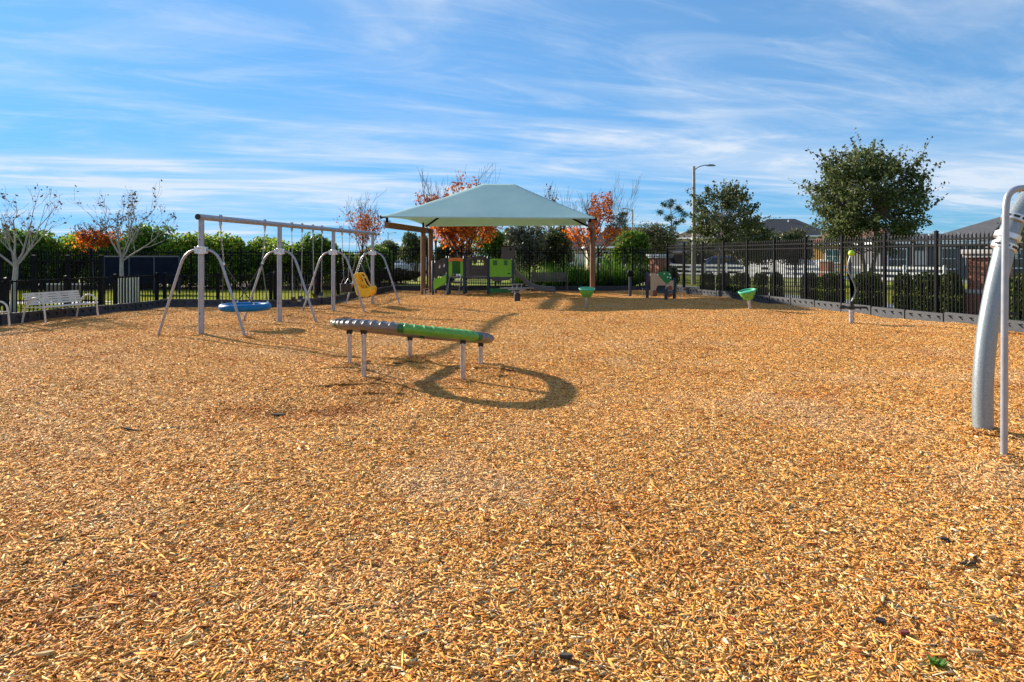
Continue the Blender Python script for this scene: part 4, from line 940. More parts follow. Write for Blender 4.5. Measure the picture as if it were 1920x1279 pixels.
def leaves(pos, size, seed, aspect=1.7, flatten=0.0):
    g = np.random.default_rng(seed); n = len(pos); pos = np.asarray(pos, float)
    a = g.normal(size=(n, 3)); a[:, 2] *= 1 - flatten; a /= np.linalg.norm(a, axis=1)[:, None] + 1e-9
    b_ = np.cross(a, g.normal(size=(n, 3))); b_ /= np.linalg.norm(b_, axis=1)[:, None] + 1e-9
    s = size * g.uniform(.6, 1.35, (n, 1)); w = s / aspect
    v = np.stack([pos - a * s, pos + b_ * w, pos + a * s, pos - b_ * w], 1).reshape(-1, 3)
    return v, np.arange(n * 4).reshape(-1, 4)
def leaf_obj(name, pos, size, m_, parent, seed, aspect=1.7, flatten=0.0, me_only=False):
    v, f = leaves(pos, size, seed, aspect, flatten); n = len(f); me = bpy.data.meshes.new(name)
    me.vertices.add(len(v)); me.loops.add(n * 4); me.polygons.add(n); me.vertices.foreach_set('co', v.reshape(-1)); me.loops.foreach_set('vertex_index', f.reshape(-1).astype(np.int32))
    me.polygons.foreach_set('loop_start', (np.arange(n) * 4).astype(np.int32)); me.update(); me.validate(); me.materials.append(m_)
    return me if me_only else setp(inst(name, me, parent), kind='stuff')
def along(tips, lv, n, sig, g, keep=None, bias=0):
    segs = [(p[i], p[i + 1]) for p, l in tips if l >= lv for i in range(bias, len(p) - 1)]
    k = g.integers(0, len(segs), n); f = g.random(n)
    A = np.array([s[0] for s in segs])[k]; B = np.array([s[1] for s in segs])[k]; P_ = A + (B - A) * f[:, None] + g.normal(0, sig, (n, 3))
    return P_ if keep is None else P_[keep(P_, g)]
def tree(name, label, base, seed, trunk_h, trunk_r, limbs, limb_l, mx, leafspec, bark, group=None, spread=(18, 42), stems=1, up=.12, kids=(3, 5), ratio=.62, ang=(22, 48), cat='tree', sq=None, wob=.12, lean=.03, tmin=.009):
    r = random.Random(seed); g = np.random.default_rng(seed); t = thing(name, label, cat, base, 0, group)
    mb = MB(); tips = []
    for s_ in range(stems):
        d = Vector((r.gauss(0, lean + .10 * (stems > 1)), r.gauss(0, lean + .1 * (stems > 1)), 1)).normalized(); p = Vector((r.uniform(-.12, .12) * (stems > 1), r.uniform(-.12, .12) * (stems > 1), -.15)); pts = [p.copy()]; rr = [trunk_r * 1.25]
        for i in range(5):
            d = (d + Vector((r.gauss(0, .035), r.gauss(0, .035), .05))).normalized(); p = p + d * (trunk_h + .15) / 5; pts.append(p.copy()); rr.append(trunk_r * (1 - .07 * i))
        mb.tube(pts, rr, 10)
        for k in range(limbs):
            a = R(r.uniform(*spread)) * (1 if k else .25); az_ = 2 * math.pi * (k + r.uniform(-.25, .25)) / max(1, limbs - 1); q = pts[-1].lerp(pts[-2], r.uniform(0, .6) if k else 0)
            nd = Vector((math.sin(a) * math.cos(az_), math.sin(a) * math.sin(az_), math.cos(a)))
            grow(mb, r, q, nd, limb_l * r.uniform(.85, 1.15) * (1.15 if k == 0 else 1), trunk_r * (.40 if tmin < .005 else .52), 1, mx, tips, up, kids, ratio, ang, wob, tmin=tmin)
    mb.build('trunk', bark, t, fix=False)
    for (nm, n, size, m_, sig, lv, keep) in leafspec:
        pos = along(tips, lv, n, sig, g, keep)
        if len(pos): leaf_obj(nm, pos, size, m_, t, seed + 7)
    return t
def band(z0, z1, soft=.6, top=0.0):                        # foliage mostly between two heights
    def f(P_, g):
        z = P_[:, 2]; w = np.clip((z - z0) / soft, 0, 1) * np.clip((z1 - z) / soft, 0, 1) + top; return g.random(len(z)) < w
    return f
# --- pale bare trees at the left
tree('bare_tree', 'pale grey bare tree at the left edge behind the bench', (px_x(22, 19.6), 19.6, -.03), 21, 1.45, .085, 6, 1.25, 4, [('withered_leaf_cluster', 170, .05, L_DRY, .05, 4, None)], M['barkpale'], spread=(28, 58), kids=(2, 4), ratio=.62, tmin=.0035)
tree('bare_tree', 'pale grey vase-shaped bare tree behind the litter bin', (px_x(229, 24.3), 24.3, -.03), 34, 1.62, .078, 7, 1.35, 4, [('withered_leaf_cluster', 260, .055, L_DRY, .06, 4, None)], M['barkpale'], spread=(22, 52), kids=(2, 4), ratio=.64, tmin=.004)
tree('bare_tree', 'thin dark twiggy tree above the orange shrub at left', (px_x(178, 36.5), 36.5, -.03), 35, 1.6, .06, 6, 1.25, 4, [('withered_leaf_cluster', 500, .06, L_DRY, .1, 3, None), ('orange_leaf_cluster', 2600, .085, L_ORANGE, .22, 2, band(1.2, 3.1, .6))], M['twig'], spread=(25, 60), kids=(3, 4), ratio=.62)
# --- orange maples with bare tops
tree('maple_tree', 'tall orange maple rising behind the shade canopy', (px_x(872, 37.0), 37.0, -.03), 41, 1.2, .10, 10, 2.6, 4, [('crown', 26000, .085, L_ORANGE, .26, 2, band(.7, 3.9, .9, .0)), ('upper_crown', 5200, .075, L_RUST, .16, 2, lambda P_, g: (P_[:, 2] > 3.6) & (P_[:, 2] < 6.4 - 1.1 * np.abs(P_[:, 0] - .1)) & (np.abs(P_[:, 0] - .1) < 1.2) & (g.random(len(P_)) < .8)), ('side_tuft', 1500, .08, L_RUST, .14, 2, lambda P_, g: (P_[:, 2] > 4.3) & (P_[:, 2] < 5.0) & (P_[:, 0] < -1.5))], M['twig'], spread=(16, 66), up=.15, kids=(3, 4), ratio=.66, ang=(14, 38), tmin=.006)
tree('maple_tree', 'orange maple behind the right canopy post', (px_x(1104, 37.4), 37.4, -.03), 52, 1.5, .085, 9, 2.25, 4, [('crown', 11000, .085, L_ORANGE, .22, 2, band(1.4, 3.3, .5, .0)), ('upper_crown', 5200, .08, L_RUST, .16, 2, lambda P_, g: (P_[:, 0] > .1) & (P_[:, 0] < 1.2) & (P_[:, 2] > 3.0) & (P_[:, 2] < 5.2) & (g.random(len(P_)) < .8))], M['twig'], spread=(14, 54), up=.15, kids=(3, 4), ratio=.68, ang=(14, 36), tmin=.006)
tree('maple_tree', 'thin rust-leaved maple behind the far end of the swing set', (px_x(676, 36.0), 36.0, -.03), 63, 1.4, .06, 7, 1.75, 4, [('crown', 1700, .07, L_RUST, .15, 2, band(1.6, 4.2, 1.0, .02)), ('lower_crown', 1500, .075, L_ORANGE, .15, 2, band(1.2, 2.5, .5))], M['twig'], spread=(12, 40), up=.15, kids=(2, 4), ratio=.68, ang=(14, 38), tmin=.006)
tree('maple_tree', 'slender nearly bare maple left of the canopy peak', (px_x(816, 42.0), 42.0, -.03), 74, 2.4, .07, 5, 2.2, 4, [('crown', 900, .08, L_RUST, .14, 3, band(4.2, 5.6, .4))], M['twig'], spread=(8, 26), up=.24, kids=(3, 4), ratio=.6, ang=(12, 34))
tree('bare_tree', 'bare twiggy tree peeking over the canopy right slope', (px_x(1035, 42.0), 42.0, -.03), 75, 2.2, .06, 5, 1.9, 4, [('withered_leaf_cluster', 300, .07, L_DRY, .1, 3, None)], M['twig'], spread=(10, 34), up=.2, kids=(3, 4), ratio=.6, ang=(14, 36))
# --- oaks on the right
def oak(label, base, seed, trunk_h, trunk_r, c_, rad, ncl, per, size, m_, bark, stems=1, sprig=.35, sig=.2, shell=.5, cut=None):
    r = random.Random(seed); g = np.random.default_rng(seed); t = thing('oak_tree', label, 'tree', base); mb = MB(); P_ = []; c_ = Vector(c_)
    forks = []
    for k in range(stems):
        a = 2 * math.pi * k / stems + .4; o = Vector((math.cos(a), math.sin(a), 0)) * (.12 if stems > 1 else 0); f = Vector((o.x * 3.2, o.y * 3.2, trunk_h * r.uniform(.9, 1.1)))
        mb.tube([o + Vector((0, 0, -.15)), o * 1.4 + Vector((0, 0, trunk_h * .5)), f], [trunk_r * 1.2, trunk_r, trunk_r * .85], 9); forks.append(f)
        top = c_ + Vector((o.x * 5, o.y * 5, rad[2] * .55)); mb.tube([f, (f + top) / 2 + Vector((r.gauss(0, .1), r.gauss(0, .1), 0)), top], [trunk_r * .8, trunk_r * .45, .012], 7); forks.append((f + top) / 2)
    for i in range(ncl):
        v = rv(r).normalized(); k = (shell + (1 - shell) * r.random()) ** .6; k *= 1 + .16 * math.sin(v.x * 5 + seed) * math.sin(v.y * 4 + v.z * 5) + r.gauss(0, .05)
        p = c_ + Vector((v.x * rad[0], v.y * rad[1], v.z * rad[2])) * k
        f = min(forks, key=lambda q: (q - p).length + r.random()); mid = f.lerp(p, .55) + Vector((r.gauss(0, .08), r.gauss(0, .08), -.06)); mb.tube([f, mid, p], [trunk_r * .32, trunk_r * .16, .008], 4)
        n = int(per * r.uniform(.5, 1.4)); P_.append(np.array(p) + g.normal(0, sig, (n, 3)) * np.array([1, 1, .75]))
        out = ((p - c_).normalized() + Vector((0, 0, .55)) + rv(r) * .25).normalized(); L_ = sprig * r.uniform(.5, 1.5); e_ = p + out * L_; mb.tube([p, e_], [.012, .006], 3)
        P_.append(np.array(p) + np.array(out)[None] * (g.random((n // 3, 1)) * L_ * 1.1) + g.normal(0, sig * .28, (n // 3, 3)))
    leaf_obj('crown', np.concatenate(P_), size, m_, t, seed); mb.build('trunk', bark, t, fix=False); return t
oak('large dense dark green oak behind the right fence', (px_x(1628, 30.0), 30.0, -.03), 88, 1.7, .085, (0, 0, 4.2), (2.3, 2.3, 2.35), 230, 92, .07, L_OAK, M['bark'], stems=4, sprig=.7, sig=.20, shell=.30)
oak('loose pale-trunked oak behind the concrete lamp pole', (px_x(1348, 40.0), 40.0, -.03), 93, 1.8, .11, (.25, 0, 3.9), (1.95, 1.8, 1.95), 95, 75, .08, L_OAK2, M['barkpale'], stems=1, sprig=.7, sig=.19, shell=.3)
oak('small dark oak before the grey-roofed house', (px_x(1400, 43.0), 43.0, -.03), 97, 1.1, .09, (0, 0, 2.7), (1.35, 1.3, 1.25), 70, 80, .085, L_OAK2, M['bark'], sprig=.4, sig=.2, shell=.3)
oak('small round-headed tree before the ochre house', (px_x(1491, 38.0), 38.0, -.03), 98, .9, .06, (0, 0, 2.05), (.95, .9, .75), 55, 70, .07, L_OAK2, M['bark'], sprig=.3, sig=.16, shell=.3)
oak('dark oak crown at the right edge above the grey house', (px_x(1968, 33.0), 33.0, -.03), 99, 1.6, .1, (0, 0, 3.4), (1.7, 1.6, 1.4), 90, 90, .075, L_OAK, M['bark'], sprig=.5, sig=.19, shell=.3)
# --- trees behind the back fence
def bush(name, label, base, w, d_, h, z0, n, size, m_, seed, cat='tree', group=None, trunk=.06, bark=None, lobes=9, flatten=0):
    r = random.Random(seed); g = np.random.default_rng(seed); t = thing(name, label, cat, base, 0, group); P_ = []
    cs = [(r.uniform(-.55, .55) * w / 2, r.uniform(-.5, .5) * d_ / 2, z0 + (h - z0) * r.uniform(.18, .80), r.uniform(.36, .58)) for _ in range(lobes)]
    for (cx, cy, cz, k) in cs:
        m2 = n // lobes; v = g.normal(size=(m2, 3)); v /= np.linalg.norm(v, axis=1)[:, None]; rad = g.random((m2, 1)) ** .33 * (1 + .22 * np.sin(v[:, :1] * 7 + cx) * np.sin(v[:, 1:2] * 6 + cy))
        q = v * rad * np.array([w / 2 * k * 1.25, d_ / 2 * k * 1.25, (h - z0) / 2 * k * 1.15]) + np.array([cx, cy, cz]); P_.append(q)
    P_ = np.concatenate(P_); P_ = P_[(P_[:, 2] > max(.02, z0 * .8))]; leaf_obj('crown', P_, size, m_, t, seed, flatten=flatten)
    mb = MB()
    for (cx, cy, cz, k) in cs: mb.tube([(cx * .1, cy * .1, -.1), (cx * .35, cy * .35, cz * .45), (cx, cy, cz)], [trunk, trunk * .6, trunk * .2], 5)
    mb.build('trunk', bark or M['bark'], t, fix=False); return t
bush('evergreen_tree', 'small dark evergreen left of the canopy posts', (px_x(733, 48), 48, -.03), 1.9, 1.8, 2.9, 1.1, 5200, .085, L_OAK, 201, lobes=8)
bush('evergreen_tree', 'dark round evergreen next to the canopy posts', (px_x(779, 46), 46, -.03), 2.2, 2.0, 3.4, 1.1, 6500, .085, L_OAK, 202, lobes=9)
bush('evergreen_tree', 'grey green fluffy tree behind the green playhouse', (px_x(985, 40), 40, -.03), 2.5, 2.0, 3.9, .8, 8000, .085, L_GREY, 203, lobes=10)
bush('evergreen_tree', 'dark evergreen under the canopy right of the playhouse', (px_x(1036, 41), 41, -.03), 2.1, 1.9, 3.9, .5, 7000, .09, L_OAK, 204, lobes=10)
bush('evergreen_tree', 'bright green tree right of the canopy post', (px_x(1178, 46), 46, -.03), 3.0, 2.2, 3.2, .6, 7500, .10, L_HEDGE2, 205, lobes=9)
bush('evergreen_tree', 'green tree hidden behind the orange maple', (px_x(935, 44), 44, -.03), 3.2, 2.2, 4.0, .6, 7000, .10, L_HEDGE2, 206, lobes=9)
bush('evergreen_tree', 'dark green tree low behind the orange maple', (px_x(848, 45), 45, -.03), 3.2, 2.2, 3.0, .4, 6000, .10, L_OAK, 207, lobes=9)
bush('olive_tree', 'rounded olive green tree behind the brick pillar', (px_x(1228, 50), 50, -.03), 3.6, 3.0, 4.1, .9, 9500, .085, L_OLIVE, 208, lobes=12)
bush('olive_tree', 'yellow green tree before the dark grey roof', (px_x(1483, 62), 62, -.03), 4.2, 3.0, 4.2, .9, 7500, .10, L_OLIVE, 209, lobes=11)
bush('olive_tree', 'wide dark green tree below the dark grey roof', (px_x(1437, 58), 58, -.03), 4.6, 3.0, 3.9, .9, 7500, .10, L_OAK2, 210, lobes=11)
bush('olive_tree', 'low green tree behind the lamp pole', (px_x(1302, 62), 62, -.03), 2.8, 2.4, 3.2, .7, 4200, .10, L_OAK2, 211, lobes=8)
def pine(label, x, ytop, Y, w, seed):
    r = random.Random(seed); g = np.random.default_rng(seed); H = px_z(ytop, Y); t = thing('pine_tree', label, 'tree', (px_x(x, Y), Y, -.03), 0, 'distant pines'); mb = MB(); mb.tube([(0, 0, -.1), (.1, 0, H * .5), (0, .1, H * .95)], [.16, .12, .04], 7); P_ = []
    for i in range(15):
        z = H * (.55 + .45 * (i / 14)); a = r.uniform(0, 6.28); l = w * (1.15 - .75 * i / 14) * r.uniform(.6, 1.1); e_ = (l * math.cos(a), l * math.sin(a), z + .25); mb.tube([(0, 0, z - .3), e_], [.04, .012], 4)
        P_.append(np.array(e_) + g.normal(0, .20, (230, 3)) * np.array([1, 1, .8]))
    leaf_obj('needle_tufts', np.concatenate(P_), .12, L_PINE, t, seed, aspect=4); mb.build('trunk', M['bark'], t, fix=False)
pine('slim pine tuft right of the canopy before the far lamp', 1161, 405, 80, 1.5, 301); pine('slim pine left of the concrete lamp pole', 1258, 382, 80, 2.2, 302)
# --- hedge trees behind the left fence
HG = 'hedge trees behind the left fence'
cols_ = [L_HEDGE, L_HEDGE2, L_HEDGE, L_HEDGE2]
def hm_(seed, m_, w, d_, h, n):                          # shared meshes
    r = random.Random(seed); g = np.random.default_rng(seed); P_ = []
    for i in range(14):
        k = r.uniform(.34, .55); c_ = np.array([r.uniform(-.55, .55) * w / 2, r.uniform(-.5, .5) * d_ / 2, h * r.uniform(.15, .82)]); m2 = n // 14
        v = g.normal(size=(m2, 3)); v /= np.linalg.norm(v, axis=1)[:, None]; P_.append(v * g.random((m2, 1)) ** .35 * np.array([w / 2 * k * 1.3, d_ / 2 * k * 1.3, h / 2 * k * 1.1]) + c_)
    P_ = np.concatenate(P_); P_ = P_[P_[:, 2] > .03]; lm = leaf_obj('crown', P_, .105, m_, None, seed, me_only=True, aspect=1.9)
    mb = MB()
    for i in range(6): a = r.uniform(0, 6.28); mb.tube([(.1 * math.cos(a), .1 * math.sin(a), -.1), (.25 * w * math.cos(a), .25 * d_ * math.sin(a), h * .7)], [.05, .015], 5)
    return lm, mb.mesh('trunk', M['bark'], fix=False)
HM = [hm_(400 + i, cols_[i], 3.4, 2.6, 2.9, 7500) for i in range(4)]
spots = [(6, 38.5, 1.05, 1), (52, 36.4, 1.12, 1), (98, 37.5, .95, 0), (140, 39.0, 1.0, 2), (190, 38.5, .9, 0), (238, 37.0, .95, 3), (285, 36.8, 1.03, 1), (330, 36.2, 1.08, 2), (378, 37.2, 1.0, 0), (424, 36.4, 1.02, 2), (468, 36.8, .98, 3), (508, 37.0, .97, 0), (552, 38.2, .86, 2), (596, 39.0, .86, 3), (640, 40.5, .84, 2), (-45, 37.5, 1.05, 0), (702, 43, .72, 1)]
LB = ['deep green hedge tree at the far left edge', 'dark green hedge tree behind the first pale tree', 'yellow green hedge tree between the two pale trees', 'bright hedge tree left of the orange leaves', 'bright hedge tree behind the orange leaves', 'deep green hedge tree behind the second pale tree', 'green hedge tree above the navy wind screen', 'bright hedge tree left of the first swing post', 'bright hedge tree just right of the first swing post', 'bright hedge tree behind the disc swing chains', 'deep green hedge tree left of the second swing post', 'bright hedge tree behind the second swing post', 'low bright hedge tree behind the belt swings', 'low deep green hedge tree left of the third swing post', 'low bright hedge tree behind the third swing post', 'bright hedge tree beyond the left edge', 'small far hedge tree right of the rust maple']
for i, (x, Y, s, k) in enumerate(spots):
    t = thing('hedge_tree', LB[i], 'tree', (px_x(x, Y), Y, -.03), i * 1.3, HG); t.scale = (.85 + .3 * ((i * 37) % 10) / 10, 1, s * (.82 + .32 * ((i * 53) % 10) / 10))
    inst('crown', HM[k][0], t); inst('trunk', HM[k][1], t)
bush('shrub', 'rust brown shrub above the hedge behind the third post', (px_x(598, 42), 42, -.03), 2.0, 1.6, 2.6, 1.0, 2600, .09, L_RUST, 215, cat='shrub', lobes=7)
bush('shrub', 'brown ornamental grass mound beyond the fence by the lawn', (px_x(752, 41), 41, -.03), 2.6, 1.6, .9, .1, 2600, .09, L_DRY, 216, cat='shrub', lobes=7, trunk=.02)
# --- palmettos behind the back fence
def palmetto_mesh(seed, h, n):
    r = random.Random(seed); b = MB()
    for i in range(n):
        a = r.uniform(0, 6.28); tilt = r.uniform(.1, .95); l = h * r.uniform(.6, 1.1); w = .030 * r.uniform(.7, 1.6); d = Vector((math.cos(a), math.sin(a), 0)); s = Vector((-d.y, d.x, 0)); o = d * r.uniform(0, .25) + s * r.uniform(-.25, .25); pts = []
        for k in range(5):
            f = k / 4; pts.append(o + d * (l * math.sin(tilt) * f * (1 + .25 * f)) + Vector((0, 0, l * math.cos(tilt) * f - .18 * l * f * f * tilt)))
        vs = []
        for k, p in enumerate(pts): ww = w * (1 - .9 * (k / 4) ** 1.6); vs += [p - s * ww, p + s * ww]
        b.add(vs, [(2 * k, 2 * k + 1, 2 * k + 3, 2 * k + 2) for k in range(4)])
    return b.mesh('fronds', L_PALM, fix=False, ang=180)
PM = [palmetto_mesh(500 + i, 1.55, 210) for i in range(3)]; sb = MB()
for i in range(5): sb.tube([(.1 * math.cos(i), .1 * math.sin(i), -.05), (.14 * math.cos(i), .14 * math.sin(i), .4)], [.05, .03], 6)
PS = sb.mesh('stems', M['bark'], fix=False)
pl = [(1003, 35.2, .8), (1030, 36.2, .95), (1052, 35.0, .85), (1074, 36.0, 1.1), (1090, 35.0, .95), (1124, 35.4, .9), (1142, 36.3, 1.15), (1160, 35.2, 1.0), (1180, 35.8, .85), (975, 35.8, .7)]
PLB = ['at the right of the bench in shade', 'behind the bench in shade', 'left of the tallest palmettos', 'tallest before the right canopy post', 'just left of the right canopy post', 'just right of the right canopy post', 'tallest right of the canopy post', 'below the far lamp', 'left of the navy talk tube', 'behind the slide']
for i, (x, Y, s) in enumerate(pl):
    t = thing('palmetto', 'spiky green palmetto clump ' + PLB[i], 'shrub', (px_x(x, Y), Y, -.02), i * .9, 'palmettos behind the back fence'); t.scale = (s, s, s); inst('fronds', PM[i % 3], t); inst('stems', PS, t)
# --- clipped boxwood shrubs beyond the right fence
def box_mesh(seed, w, d_, h, n):
    g = np.random.default_rng(seed); v = g.normal(size=(n, 3)); v /= np.linalg.norm(v, axis=1)[:, None]; v = np.sign(v) * np.abs(v) ** .62
    rad = 1 - .55 * g.random((n, 1)) ** 2.2; rad *= 1 + .06 * np.sin(v[:, :1] * 9 + seed) + .05 * np.sin(v[:, 2:] * 8 + v[:, 1:2] * 7)
    P_ = v * rad * np.array([w / 2, d_ / 2, h / 2]) + np.array([0, 0, h / 2]); P_ = P_[P_[:, 2] > .02]
    mb = MB(); r = random.Random(seed)
    for i in range(7): a = r.uniform(0, 6.28); mb.tube([(.08 * math.cos(a), .08 * math.sin(a), -.05), (w * .3 * math.cos(a), d_ * .3 * math.sin(a), h * .75)], [.02, .008], 5)
    return leaf_obj('foliage', P_, .042, L_BOX, None, seed, me_only=True), mb.mesh('stems', M['bark'], fix=False)
BM = [box_mesh(600 + i, 1.0, .95, 1.15, 7000) for i in range(3)]
bx = [(1312, 1342, 'beside the brick pillar'), (1341, 1372, 'left of the pale oak trunk'), (1372, 1408, 'right of the pale oak trunk'), (1412, 1440, 'behind the leaning green bowl'), (1443, 1470, 'just right of the leaning green bowl'), (1500, 1536, 'below the small round-headed tree'), (1537, 1584, 'left of the lime ball pole'), (1598, 1656, 'right of the lime ball pole'), (1676, 1712, 'right of the large oak'), (1712, 1772, 'left of the thickest fence post'), (1772, 1796, 'right of the thickest fence post'), (1893, 1960, 'behind the tube arch')]
for i, (x0, x1, w_) in enumerate(bx):
    xm = (x0 + x1) / 2; k = (xm - 960) / FPX; Y = (7.3 + .216 * 32.5 + .95) / (k + .216); X = k * Y
    t = thing('boxwood_shrub', 'clipped dark green shrub beyond the fence ' + w_, 'shrub', (X, Y, -.02), i * 1.1, 'clipped shrubs beyond the right fence')
    s = max(.6, min(1.5, (x1 - x0) * Y / FPX / .95)); hh = (CAM_H - (511 - HOR) * Y / FPX) / 1.15; t.scale = (min(1.0, s * .8), min(1.0, s * .8), max(.75, min(1.1, hh))); inst('foliage', BM[i % 3][0], t); inst('stems', BM[i % 3][1], t)
bush('shrub', 'pale flowering shrub behind the corner fence post', (px_x(1200, 36.5), 36.5, -.02), 2.2, 1.2, 1.15, .05, 3000, .06, L_BOX, 217, cat='shrub', lobes=8, trunk=.02)
bush('shrub', 'dark clipped shrub below the brick pillar', (px_x(1262, 33.6), 33.6, -.02), 1.2, 1.0, 1.2, .05, 3500, .055, L_BOX, 218, cat='shrub', lobes=8, trunk=.02)
# ================================================================== brick pillars
def pillar(label, loc_, rz_, sc=1.0):
    t = thing('brick_pillar', label, 'pillar', loc_, rz_); t.scale = (sc, sc, sc); return t
bkA = MB(); bkA.box((0, 0, 0), (.198, .05, .062)); BRK = bkA.mesh('brick', M['brickA'], smooth=False)
def fill_pillar(t):
    for nm, w_, z0, z1 in (('plinth_core', .90, -.1, .70), ('shaft_core', .74, .80, 1.62)):
        b = MB(); b.box((0, 0, (z0 + z1) / 2), (w_ - .03, w_ - .03, z1 - z0)); core = b.build(nm, M['mortar'], t, smooth=False)
        n = 4 if w_ > .8 else 3; row = 0; z = max(z0, 0) + .035
        while z < z1 - .02:
            for f in range(4):
                a = f * math.pi / 2; bw = w_ / n
                for k in range(n):
                    u = -w_ / 2 + bw * (k + .5) + (bw * .22 if row % 2 else -bw * .0); u = max(-w_ / 2 + .1, min(w_ / 2 - .1, u))
                    o = inst('brick', BRK, core, (math.cos(a) * u + math.sin(a) * (w_ / 2 - .02), math.sin(a) * u - math.cos(a) * (w_ / 2 - .02), z), a); o.scale = ((bw - .012) / .198, 1, 1)
            z += .074; row += 1
    b = MB(); b.box((0, 0, .75), (.98, .98, .10)); b.build('belt_course', M['cap'], t, bevel=.01)
    b = MB(); b.box((0, 0, 1.67), (.92, .92, .10)); b.box((0, 0, 1.77), (1.02, 1.02, .11)); b.build('cap', M['cap'], t, bevel=.012)
fill_pillar(pillar('red brick pillar with pale cap behind the tube arch', (px_x(1856, 17.6), 17.6, -.03), R(36)))
fill_pillar(pillar('red brick pillar with pale cap at the back right corner', (px_x(1237, 34.8), 34.8, -.03), R(27), .98))
fill_pillar(pillar('small red brick pillar in the white rail fence', (px_x(1550, 47.6), 47.6, -.03), R(30), .80))
# ================================================================== white rail fence and vinyl fence
t = thing('rail_fence', 'white three-rail vinyl ranch fence beyond the hedge', 'fence', (13.8, 62, 0), math.atan2(-22, 13.4))
b = MB(); b.box((0, 0, .52), (.125, .125, 1.10)); b.add([(-.08, -.08, 1.07), (.08, -.08, 1.07), (.08, .08, 1.07), (-.08, .08, 1.07), (0, 0, 1.14)], [(0, 1, 4), (1, 2, 4), (2, 3, 4), (3, 0, 4), (3, 2, 1, 0)]); PO = b.mesh('post', M['vinyl'], smooth=False)
b = MB(); b.box((1.2, 0, 0), (2.27, .06, .16)); RL = b.mesh('rail', M['vinyl'], smooth=False)
for i in range(11):
    inst('post', PO, t, (i * 2.4, 0, 0))
    if i < 10:
        for z in (.20, .56, .92): inst('rail', RL, t, (i * 2.4, 0, z))
t = thing('privacy_fence', 'solid white vinyl privacy fence across the street', 'fence', (19.3, 70, 0), math.atan2(-16, 5.2))
b = MB(); b.box((0, 0, .02), (.15, 1.47, .06)); 
pnl = MB(); pnl.box((.1, 0, .68), (.185, .03, 1.3)); PNB = pnl.mesh('board', M['vinyl'], smooth=False); ps = MB(); ps.box((0, 0, .7), (.14, .14, 1.5)); PSP = ps.mesh('post', M['vinyl'], smooth=False); rl = MB(); rl.box((1.2, 0, 1.36), (2.26, .06, .09)); PRL = rl.mesh('rail', M['vinyl'], smooth=False)
for i in range(8):
    inst('post', PSP, t, (i * 2.4, 0, 0))
    if i < 7:
        inst('rail', PRL, t, (i * 2.4, 0, 0))
        for k in range(12): inst('board', PNB, t, (i * 2.4 + .08 + k * .187, 0, 0))
# ================================================================== houses
def house(label, loc_, rz_, w, d_, eave, rise, wall, roof, wins=(), door=None, over=.45, ridge=.45):
    t = thing('house', label, 'house', loc_, rz_)
    b = MB(); b.box((0, d_ / 2, eave / 2 - .1), (w, d_, eave + .2)); wl = b.build('wall', wall, t, smooth=False)
    x, y0, y1, rx = w / 2 + over, -over, d_ + over, w / 2 * ridge; ym = d_ / 2; z = eave
    b = MB(); b.add([(-x, y0, z), (x, y0, z), (x, y1, z), (-x, y1, z), (-rx, ym, z + rise), (rx, ym, z + rise)], [(0, 1, 5, 4), (1, 2, 5), (2, 3, 4, 5), (3, 0, 4), (3, 2, 1, 0)]); ro = b.build('roof', roof, t, smooth=False)
    b = MB(); b.box((0, y0 - .012, z - .06), (2 * x, .05, .18)); b.box((-x - .012, ym, z - .06), (.05, y1 - y0, .18)); b.box((x + .012, ym, z - .06), (.05, y1 - y0, .18)); f = b.build('fascia', M['white'], ro, smooth=False)
    b = MB(); b.tube([(rx * .4, ym - .9, z + rise * .7), (rx * .4, ym - .9, z + rise * .92)], .08, 8); b.build('vent_pipe', M['white'], ro)
    for (cx, cz, ww, wh, gm) in wins:
        b = MB()
        for sx in (-1, 1): b.box((cx + sx * (ww / 2 + .05), -.03, cz), (.1, .08, wh + .2))
        for sz in (-1, 1): b.box((cx, -.03, cz + sz * (wh / 2 + .05)), (ww, .08, .1))
        b.box((cx, -.025, cz), (.05, .06, wh)); b.box((cx, -.025, cz), (ww, .06, .05)); fr = b.build('window', M['white'], t, smooth=False)
        b = MB(); b.box((cx, -.012, cz), (ww, .02, wh)); b.build('pane', gm, fr, smooth=False)
    if door:
        cx, ww, wh, dm = door; b = MB(); b.box((cx, -.03, wh / 2), (ww, .06, wh)); b.build('door', dm, t, bevel=.01)
    return t
house('two-storey house with dark grey hip roof behind the trees', (px_x(1482, 95), 95, 0), R(-6), 11, 9, 4.6, 2.6, M['stucco_tan'], M['roofdark'], [(-3, 3.4, 1.2, 1.3, M['glass']), (2.5, 3.4, 1.4, 1.3, M['glass'])], ridge=.35)
house('ochre house with red brown roof left of the large oak', (px_x(1590, 66), 66, 0), R(-46), 7.2, 7, 2.95, 1.9, M['stucco_orange'], M['roofred'], [(-1.4, 1.7, 1.3, 1.2, M['teal']), (1.6, 1.7, 1.1, 1.2, M['teal'])])
house('dark grey house with steep roof at the right edge', (px_x(2030, 53), 53, 0), R(-3), 14, 11, 2.85, 2.4, M['stucco_grey'], M['roofdark'], [(-5.2, 1.5, 1.4, 1.4, M['glass']), (-2.6, 1.5, 1.4, 1.4, M['glass'])], ridge=.3)
house('low dark grey house wing behind the right hedge', (px_x(1748, 52), 52, 0), R(-3), 7.6, 6, 2.75, .75, M['stucco_grey'], M['roofdark'], [(-2.6, 1.45, 1.3, 1.5, M['glass']), (1.2, 1.5, 1.0, 1.5, M['glass'])], (-.9, 1.0, 2.1, M['stucco_white']), ridge=.6)
